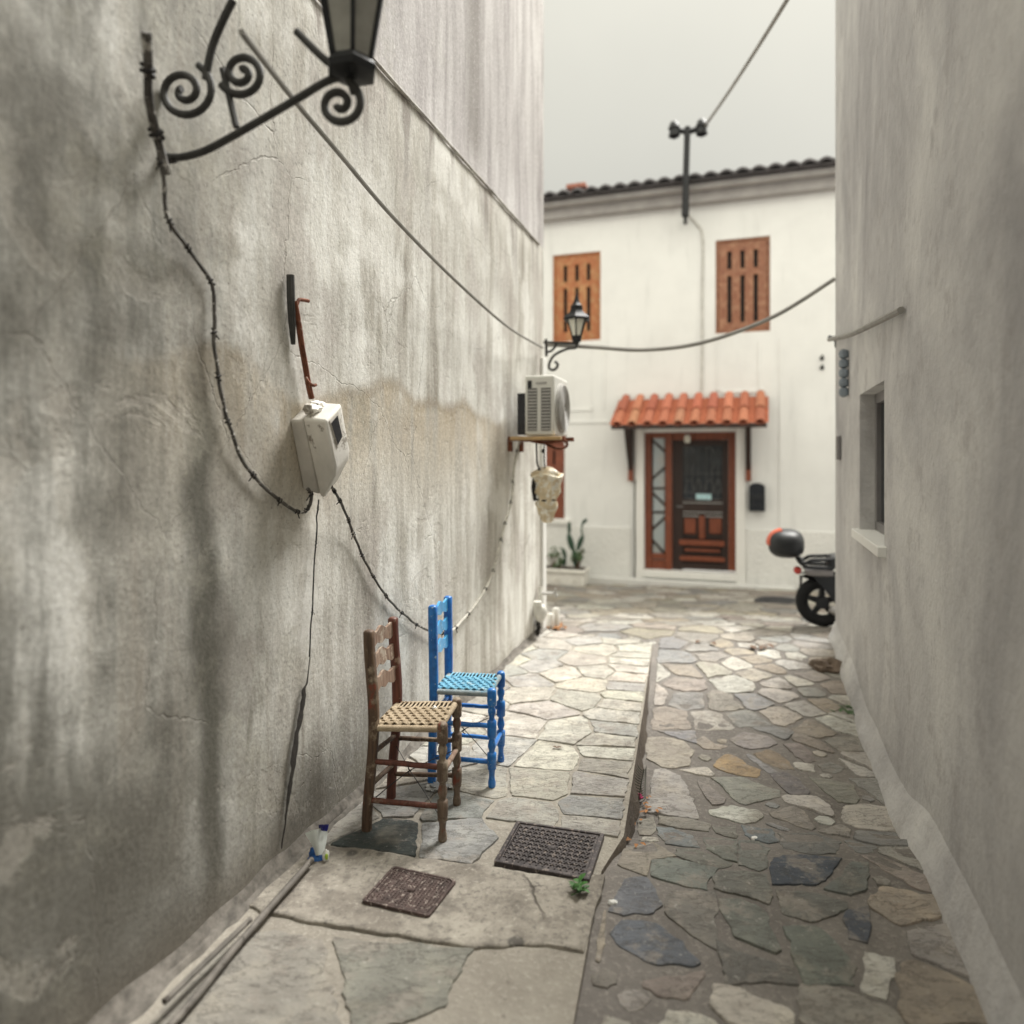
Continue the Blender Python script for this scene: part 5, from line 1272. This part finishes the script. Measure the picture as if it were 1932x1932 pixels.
for q in ((715, 950, 672, 800, 62), (680, 810, 680, 685, 36), (755, 945, 808, 810, 50), (800, 815, 792, 740, 18), (795, 745, 808, 690, 20), (800, 700, 845, 660, 34), (645, 1020, 620, 930, 40), (735, 1100, 722, 930, 46), (632, 1100, 640, 1010, 36)): pad(mb, *q)
o_ = pz(735, 1105); tag(build('prickly_pear', mb, M_CACT, origin=FW.w(o_.x, -.38, pa.z)), 'prickly pear cactus with stacked flat green pads growing in the white planter', 'cactus')
def jade(cx_, cy_, rad_, n, label, off):
    o_ = pz(cx_, 1105, off); t = thing('jade_plant', label, 'plant', loc=FW.w(o_.x, off, pa.z))
    lf, st = MB(), MB(); b = FW.w(o_.x, off, pa.z-.01); k_ = 10/(2.972*1.6563*FPX)
    for i in range(n):
        p = pz(cx_+R.gauss(0, rad_*.55), cy_+R.gauss(0, rad_*.6), off); q = FW.w(p.x, off+R.gauss(0, .05), max(p.z, pa.z+.02))
        r = R.uniform(.016, .026); lf.blob(q, r, r*.9, r*.45, FW, seg=8, rings=5, lean=Matrix.Rotation(R.uniform(-1, 1), 3, 'X') @ Matrix.Rotation(R.uniform(-1, 1), 3, 'Y'))
        if i % 4 == 0: st.tube([b+V((R.uniform(-.03, .03), 0, 0)), b.lerp(q, .6)+V((0, 0, .01)), q], .006, 5)
    build('leaves', lf, M_JADE, t); build('stems', st, M_STEM, t)
jade(755, 1000, 52, 70, 'bushy jade plant growing round the foot of the tall cactus', -.34)
jade(535, 985, 48, 34, 'sparse jade plant at the left end of the white planter', -.36)
jade(590, 1070, 40, 30, 'low jade plant between the sparse one and the cactus', -.42)

# ================================================================== PIPES AT THE HOUSE CORNER
tp = thing('water_pipe', 'broken white water pipe with tap at the foot of the stained house corner', 'pipe', loc=WL.w(.04, TE-.12, 0))
def cp(zx, zy, o=.05): p = WL.hit((1640+zx/8.05)/1.6563, (1780+zy/8.05)/1.6563, 0, o); return WL.w(p.x, p.y, p.z)
mb = MB(); mb.tube([cp(400, 440, .03), cp(400, 600, .035), cp(370, 800, .035), cp(340, 900, .03)], .022, 8); mb.tube([cp(330, 800), cp(330, 930)], .035, 8); build('pipe_run', mb, M_WPIPE, tp)
mb = MB(); mb.blob(cp(390, 1080, .06), .055, .06, .075, WL, jit=.2); build('elbow', mb, M_WPIPE, tp)
mb = MB(); a = cp(420, 600, .05); mb.tube([a, a+V((.10, 0, 0)), a+V((.13, 0, -.02))], .013, 8); mb.tube([a+V((.115, 0, -.03)), a+V((.115, 0, .045))], .010, 7); build('tap', mb, M_ALU, tp)
mb = MB()
for k in range(14): p = cp(340+R.uniform(-25, 25), 1200+k*30, .025); mb.blob(p, .016, .02, .02, jit=.8, seg=8, rings=6)
build('broken_plaster', mb, M_GRIMEDK, tp)
for i, (X, Y, h, lab) in enumerate(((1049, 1184, .17, 'taller pale broken stump standing in dry leaves by the house corner'), (1039, 1186, .13, 'shorter pale broken stump against the foot of the house corner'))):
    p = gs(X, Y); z = zs(p.x, p.y); mb = MB(); mb.lathe([(.035, -.02), (.034, .05), (.031, h*.9), (.024, h), (.008, h*.96)], (p.x, p.y, z), seg=12, jit=.25)
    tag(build('stone_stump', mb, M_PLANT, origin=(p.x, p.y, z)), lab, 'stump')

# ================================================================== PIPE ON THE GROUND, LITTER, WEEDS
def drop(X, Y, z=.02): p = gp(X, Y, z); return p
mb = MB(); P = catmull([drop(588, 1622, .034), drop(560, 1655, .032), drop(520, 1700, .030), drop(475, 1752, .028), drop(430, 1805, .026), drop(370, 1880, .025), drop(300, 1960, .025)], 10)
mb.tube(P, [.0105*(1+.10*noise.noise(p*22)) for p in P], 10); tag(build('ground_pipe', mb, M_PIPE, origin=P[0]), 'grimy grey pipe lying on the ground along the foot of the stained wall', 'pipe')
mb = MB(); P = catmull([drop(472, 1735, .05), drop(430, 1775, .05), drop(385, 1818, .05), drop(310, 1890, .05)], 10); mb.tube(P, .009, 8); tag(build('ground_pipe', mb, M_PIPE, origin=P[0]), 'thinner pipe half buried between the wall foot and the long pipe', 'pipe')
# wrapper
cw = gp(600, 1618, .01)
wr = thing('snack_wrapper', 'torn blue snack wrapper with silver inside out, propped at the wall foot', 'wrapper', loc=cw)
def wp(X, Y, dd=0.0): d = cw.y+dd; return CAM+ray(X, Y)*d
def wq(zx, zy, dd=0): return wp((920+zx/9.66)/1.6563, (2540+zy/9.66)/1.6563, dd)
def film(name, L, Rr, m_, bulge, par, jag=0, th=.0025):
    mb = MB(); rows = []
    n = len(L)
    for side in (0, 1):
        rs = []
        for i in range(n):
            row = []
            for j in range(9):
                u = j/8; x = L[i][0]+(Rr[i][0]-L[i][0])*u; y = L[i][1]+(Rr[i][1]-L[i][1])*u
                dd = L[i][2]+(Rr[i][2]-L[i][2])*u - bulge*math.sin(math.pi*u) + .006*math.sin(u*9+i*.7)
                if i == 0 and jag: y += jag*(noise.noise(V((u*7, 3, 0))))
                row.append(wq(x, y, dd+side*th))
            rs.append(row)
        rows.append(rs)
    mb.sheet(rows[0]); mb.sheet([r[::-1] for r in rows[1]])
    a, b = rows; edge = [(a[0][j], b[0][j]) for j in range(9)]; mb.sheet([[p for p, q in edge], [q for p, q in edge]])
    return build(name, mb, m_, par, angle=70)
film('silver_inside', [(320,610,.0), (400,760,-.005), (500,920,-.01), (590,1100,-.012), (640,1300,-.01)], [(1010,380,.03), (1000,600,.03), (980,800,.02), (940,1020,.01), (880,1250,0)], M_PAPER, .018, wr, 60)
film('navy_corner', [(735,360,.010), (735,430,.010), (750,490,.010), (800,540,.010)], [(1040,345,.022), (1030,420,.022), (1015,490,.022), (985,560,.022)], M_NAVY, .022, wr, 20)
mb = MB(); mb.blob(wq(700, 1420, 0), .030, .022, .018, jit=.6); build('blue_front', mb, M_SBLUE, wr, angle=70); mb = MB(); mb.blob(wq(600, 1260, .012), .016, .015, .025, jit=.6); build('blue_front', mb, M_SBLUE, wr, angle=70)
mb = MB(); mb.blob(wq(955, 1340, -.01), .012, .010, .026, jit=.4); build('white_print', mb, M_TRIM, wr)
mb = MB(); mb.blob(wq(968, 1330, -.022), .006, .004, .010, jit=.3); build('green_print', mb, M_YGREEN, wr)
# crumpled clear film by the blue chair
p = gp(826, 1484, .01); mb = MB(); mb.blob(p, .05, .035, .010, jit=1.0, seg=18, rings=10); tag(build('crumpled_film', mb, M_SILV, origin=p), 'crumpled clear plastic film on the flagstones under the chairs', 'litter')
# weeds
def leafmesh(mb, c, d, L, W, up=V((0, 0, 1))):
    d = d.normalized(); s = d.cross(up); s = s.normalized() if s.length > .05 else V((1, 0, 0)); n_ = s.cross(d)
    rows = []
    for i in range(6):
        t = i/5; w_ = W*math.sin(math.pi*(.08+.90*t))**.8; cc_ = c+d*L*t+n_*(-.25*L*t*t)
        rows.append([cc_-s*w_+n_*w_*.35, cc_, cc_+s*w_+n_*w_*.35])
    mb.sheet(rows)
w0 = gp(1098, 1680, .012); wd = thing('green_weed', 'small bright green weed sprouting beside the corner of the larger iron cover', 'weed', loc=w0)
mb = MB(); st = MB()
for k in range(16):
    a = R.uniform(0, 6.28); el = R.uniform(.2, .9); d = V((math.cos(a)*math.cos(el), math.sin(a)*math.cos(el), math.sin(el))); c_ = w0+V((R.gauss(0, .018), R.gauss(0, .012), R.uniform(0, .02)))
    leafmesh(mb, c_, d, R.uniform(.02, .036), R.uniform(.007, .011)); st.tube([w0, c_], .0012, 4)
st.tube([w0, gp(1078, 1689, .014)], .0018, 5); build('leaves', mb, M_WEED, wd, angle=80); build('stems', st, M_WEED, wd)
f0 = gs(1203, 1522); fn = thing('kerb_weed', 'dark feathery weed with one pink flower growing against the kerb face', 'weed', loc=f0)
tip = gp(KX(3.45)/3.45*FPX+CX, 1430, -.03); tip = V((KX(3.2)+.05, 3.22, .0)); mb = MB(); mb.tube([f0, f0.lerp(tip, .5)+V((0, 0, .01)), tip], .0022, 5)
for k in range(14):
    t_ = .08+.9*k/14; p = f0.lerp(tip, t_)+V((0, 0, .01*math.sin(math.pi*t_))); L_ = .045*(1-.6*t_)
    for s in (-1, 1): mb.tube(catmull([p, p+V((s*L_*.6, .012, .004)), p+V((s*L_, .035, .010))], 4), .0014, 4)
build('fronds', mb, M_FERN, fn)
mb = MB(); fp = gs(1208, 1512)+V((0, 0, .02))
for k in range(7): mb.blob(fp+V((R.gauss(0, .006), R.gauss(0, .006), R.gauss(0, .005))), .008, .008, .006, jit=.4, seg=8, rings=5)
build('flower', mb, M_PINK, fn)
r0 = gs(1628, 1352); wd2 = thing('green_weed', 'low dark weed at the foot of the pale house wall', 'weed', loc=r0); mb = MB()
for k in range(60):
    a = R.uniform(0, 6.28); d = V((math.cos(a), math.sin(a), R.uniform(.3, 1.2))); leafmesh(mb, r0+V((R.gauss(0, .05), R.gauss(0, .07), .01)), d, R.uniform(.03, .06), .010)
build('leaves', mb, M_JADE, wd2, angle=80)
# rock at the foot of the right house
p = gs(1555, 1262); mb = MB(); mb.blob(p+V((.02, 0, .015)), .10, .09, .055, jit=.6, seg=22, rings=14); tag(build('rock', mb, M_ROCK, origin=p), 'brown rough rock lying against the foot of the pale house', 'rock')
# dry leaves: each where the photograph shows one
LEAVES = [((1222,1508), 'kerb'), ((1214,1520), 'kerb'), ((1228,1528), 'kerb'), ((1206,1545), 'kerb'), ((1200,1560), 'kerb'), ((1216,1535), 'kerb'), ((1194,1592), 'kerb'), ((1203,1598), 'kerb'), ((1236,1531), 'kerb'), ((1210,1551), 'kerb'),
          ((1333,1215), 'mid'), ((1420,1228), 'mid'), ((1440,1224), 'mid'), ((1447,1221), 'mid'), ((1052,1187), 'corner'), ((1060,1186), 'corner'), ((1045,1189), 'corner'), ((1065,1181), 'corner'), ((1038,1190), 'corner'), ((1056,1190), 'corner')]
LAB = {'kerb': 'small orange brown dry leaf caught at the foot of the kerb', 'mid': 'dark brown dry leaf lying out on the open paving', 'corner': 'dry rust coloured leaf heaped round the stumps at the house corner'}
for (X, Y), k in LEAVES:
    p = gs(X, Y)+V((0, 0, .012)); mb = MB(); a = R.uniform(0, 6.28); L_ = R.uniform(.018, .03) if k == 'kerb' else R.uniform(.05, .09)
    for q in range(2): leafmesh(mb, p+V((R.gauss(0, L_*.3), R.gauss(0, L_*.3), .004*q)), V((math.cos(a+q), math.sin(a+q), .25)), L_, L_*.28)
    tag(build('dry_leaf', mb, M_STEM if k == 'mid' else M_LEAF, origin=p, angle=80), LAB[k], 'leaf', {'kerb': 'dry leaves along the kerb foot', 'mid': 'dry leaves out on the paving', 'corner': 'dry leaves round the corner stumps'}[k])
p = gp(1050, 1411, .012); mb = MB(); leafmesh(mb, p, V((1, .3, .2)), .03, .009); leafmesh(mb, p, V((-.6, .3, .3)), .022, .008); tag(build('dry_leaf', mb, M_STEM, origin=p, angle=80), 'single dark curled leaf on the pale flagstones right of the blue chair', 'leaf')
# small stones on the ground
for X, Y, r, lab in ((1159,1884/1, .0, ''),):
    pass
for X, Y, r, lab in ((1156, 1706, .012, 'tiny white pebble in the joint beside the two blue grey stones'), (1424, 1585, .013, 'small pale stone lying on the crossing band of paving')):
    p = gs(X, Y) if X > 1150 else gp(X, Y, .01); mb = MB(); mb.blob(p+V((0, 0, r*.4)), r*1.2, r, r*.7, jit=.4); tag(build('pebble', mb, M_TRIM if r < .02 and X > 1000 else M_PLANT, origin=p), lab, 'stone')

# ================================================================== FITTINGS ON THE RIGHT HOUSE
pb_ = RW.hit(1581, 640, 1, -.03)
bk = thing('cable_bracket', 'grey cable bracket with a string of insulators on the pale house corner', 'bracket', loc=RW.w(0, -.03, pb_.z))
def rz(X, Y, y=-.03): p = RW.hit(X, Y, 1, y); return RW.w(p.x, y, p.z)
mb = MB(); mb.tube([RW.w(.0, -.03, pb_.z), rz(1562, 636)], .018, 7); mb.tube([rz(1578, 634), rz(1580, 655)], .022, 7); build('arm', mb, M_IRONG, bk)
ceram = simple('blue_grey_ceramic', (.20, .235, .27), .4)
for k in range(5):
    mb = MB(); p = RW.hit(1592, 668+18*k, 0, -.03); mb.lathe([(.012, -.034), (.03, -.022), (.034, 0), (.03, .022), (.012, .034)], RW.w(p.x, p.y, p.z), seg=12); build('insulator', mb, ceram, bk)
p2 = RW.hit(1700, 585, 0, -.02)
wire('overhead_cable', [RW.w(-.05, -.03, pb_.z), RW.w(-.05, (p2.y-.03)/2, (pb_.z+p2.z)/2-.03), RW.w(-.02, p2.y, p2.z)], .016, M_CABLEG, 'thick grey cable leading from the insulator bracket along the pale house')
p = RW.hit(1586, 845, 0, 0); mb = MB(); mb.box(RW, -.03, -.001, p.y-.05, p.y+.05, p.z-.09, p.z+.09); tag(build('junction_box', mb, M_SGREY, origin=RW.w(0, p.y, p.z), bevel=.008), 'small grey junction box on the pale house corner', 'junction box')
p = fw(1551, 676, -.02)
for dy, lab in ((0, 'upper of two small grey wall hooks on the white house by the insulators'), (.13, 'lower of two small grey wall hooks on the white house by the insulators')):
    mb = MB(); q = FW.w(p.x, -.001, p.z-dy); o2 = FW.m.to_3x3() @ V((0, -1, 0)); mb.tube([q, q+o2*.05, q+o2*.06+V((0, 0, .04))], .014, 7); mb.lathe([(.03, 0), (.03, .008)], q, axis=o2, seg=12); tag(build('wall_hook', mb, M_IRONG, origin=q), lab, 'hook')

# ================================================================== LIGHT, SKY, CAMERA
sd = V((.46, .48, 1.0)).normalized(); el = math.asin(sd.z); az = math.atan2(sd.x, sd.y)
L = bpy.data.lights.new('sun', 'SUN'); L.energy = 3.6; L.angle = math.radians(22); L.color = (1, .975, .93)
so = bpy.data.objects.new('sun', L); COL.objects.link(so); so.rotation_euler = sd.to_track_quat('Z', 'Y').to_euler(); so.location = (0, 0, 12)
w = bpy.data.worlds.new('World'); SC.world = w; w.use_nodes = True; nt_ = w.node_tree; bgd = nt_.nodes['Background']
sky = nt_.nodes.new('ShaderNodeTexSky'); sky.sky_type = 'NISHITA'; sky.sun_disc = False; sky.sun_elevation = el; sky.sun_rotation = az
tc_ = nt_.nodes.new('ShaderNodeTexCoord'); sx_ = nt_.nodes.new('ShaderNodeSeparateXYZ'); nt_.links.new(tc_.outputs['Generated'], sx_.inputs[0])
mr = nt_.nodes.new('ShaderNodeMapRange'); mr.inputs[1].default_value = 0; mr.inputs[2].default_value = 1; mr.inputs[3].default_value = 6.6; mr.inputs[4].default_value = 12.0; nt_.links.new(sx_.outputs[2], mr.inputs[0])
cn = nt_.nodes.new('ShaderNodeTexNoise'); cn.inputs['Scale'].default_value = 1.6; cn.inputs['Detail'].default_value = 5; nt_.links.new(tc_.outputs['Generated'], cn.inputs['Vector'])
cm = nt_.nodes.new('ShaderNodeMapRange'); cm.inputs[3].default_value = .82; cm.inputs[4].default_value = 1.20; nt_.links.new(cn.outputs[0], cm.inputs[0])
my = nt_.nodes.new('ShaderNodeMapRange'); my.inputs[1].default_value = -1; my.inputs[2].default_value = 1; my.inputs[3].default_value = 1.50; my.inputs[4].default_value = .335; nt_.links.new(sx_.outputs[1], my.inputs[0])
mq = nt_.nodes.new('ShaderNodeMath'); mq.operation = 'MULTIPLY'; nt_.links.new(mr.outputs[0], mq.inputs[0]); nt_.links.new(my.outputs[0], mq.inputs[1])
mu = nt_.nodes.new('ShaderNodeMath'); mu.operation = 'MULTIPLY'; nt_.links.new(mq.outputs[0], mu.inputs[0]); nt_.links.new(cm.outputs[0], mu.inputs[1])
cc = nt_.nodes.new('ShaderNodeMix'); cc.data_type = 'RGBA'; cc.blend_type = 'MULTIPLY'; cc.inputs[0].default_value = 1; cc.inputs[6].default_value = (1, .965, .82, 1); nt_.links.new(mu.outputs[0], cc.inputs[7])
mx = nt_.nodes.new('ShaderNodeMix'); mx.data_type = 'RGBA'; mx.inputs[0].default_value = .93; nt_.links.new(sky.outputs[0], mx.inputs[6]); nt_.links.new(cc.outputs[2], mx.inputs[7])
nt_.links.new(mx.outputs[2], bgd.inputs[0]); bgd.inputs[1].default_value = .1
cam = bpy.data.cameras.new('camera'); co = bpy.data.objects.new('camera', cam); COL.objects.link(co); SC.camera = co
co.location = CAM; co.rotation_euler = (math.pi/2, 0, 0); cam.sensor_width = 36; cam.lens = 36*FPX/1932; cam.shift_y = -(966-HY)/1932; cam.clip_end = 300; cam.clip_start = .05
cam.dof.use_dof = True; cam.dof.focus_distance = 2.9; cam.dof.aperture_fstop = cam.lens/1000/.025; cam.dof.aperture_blades = 0
SC.view_settings.view_transform = 'Standard'; SC.view_settings.look = 'None'; SC.view_settings.exposure = 0.95; SC.view_settings.gamma = 1
SC.cycles.use_denoising = True; SC.cycles.max_bounces = 8; SC.cycles.diffuse_bounces = 5
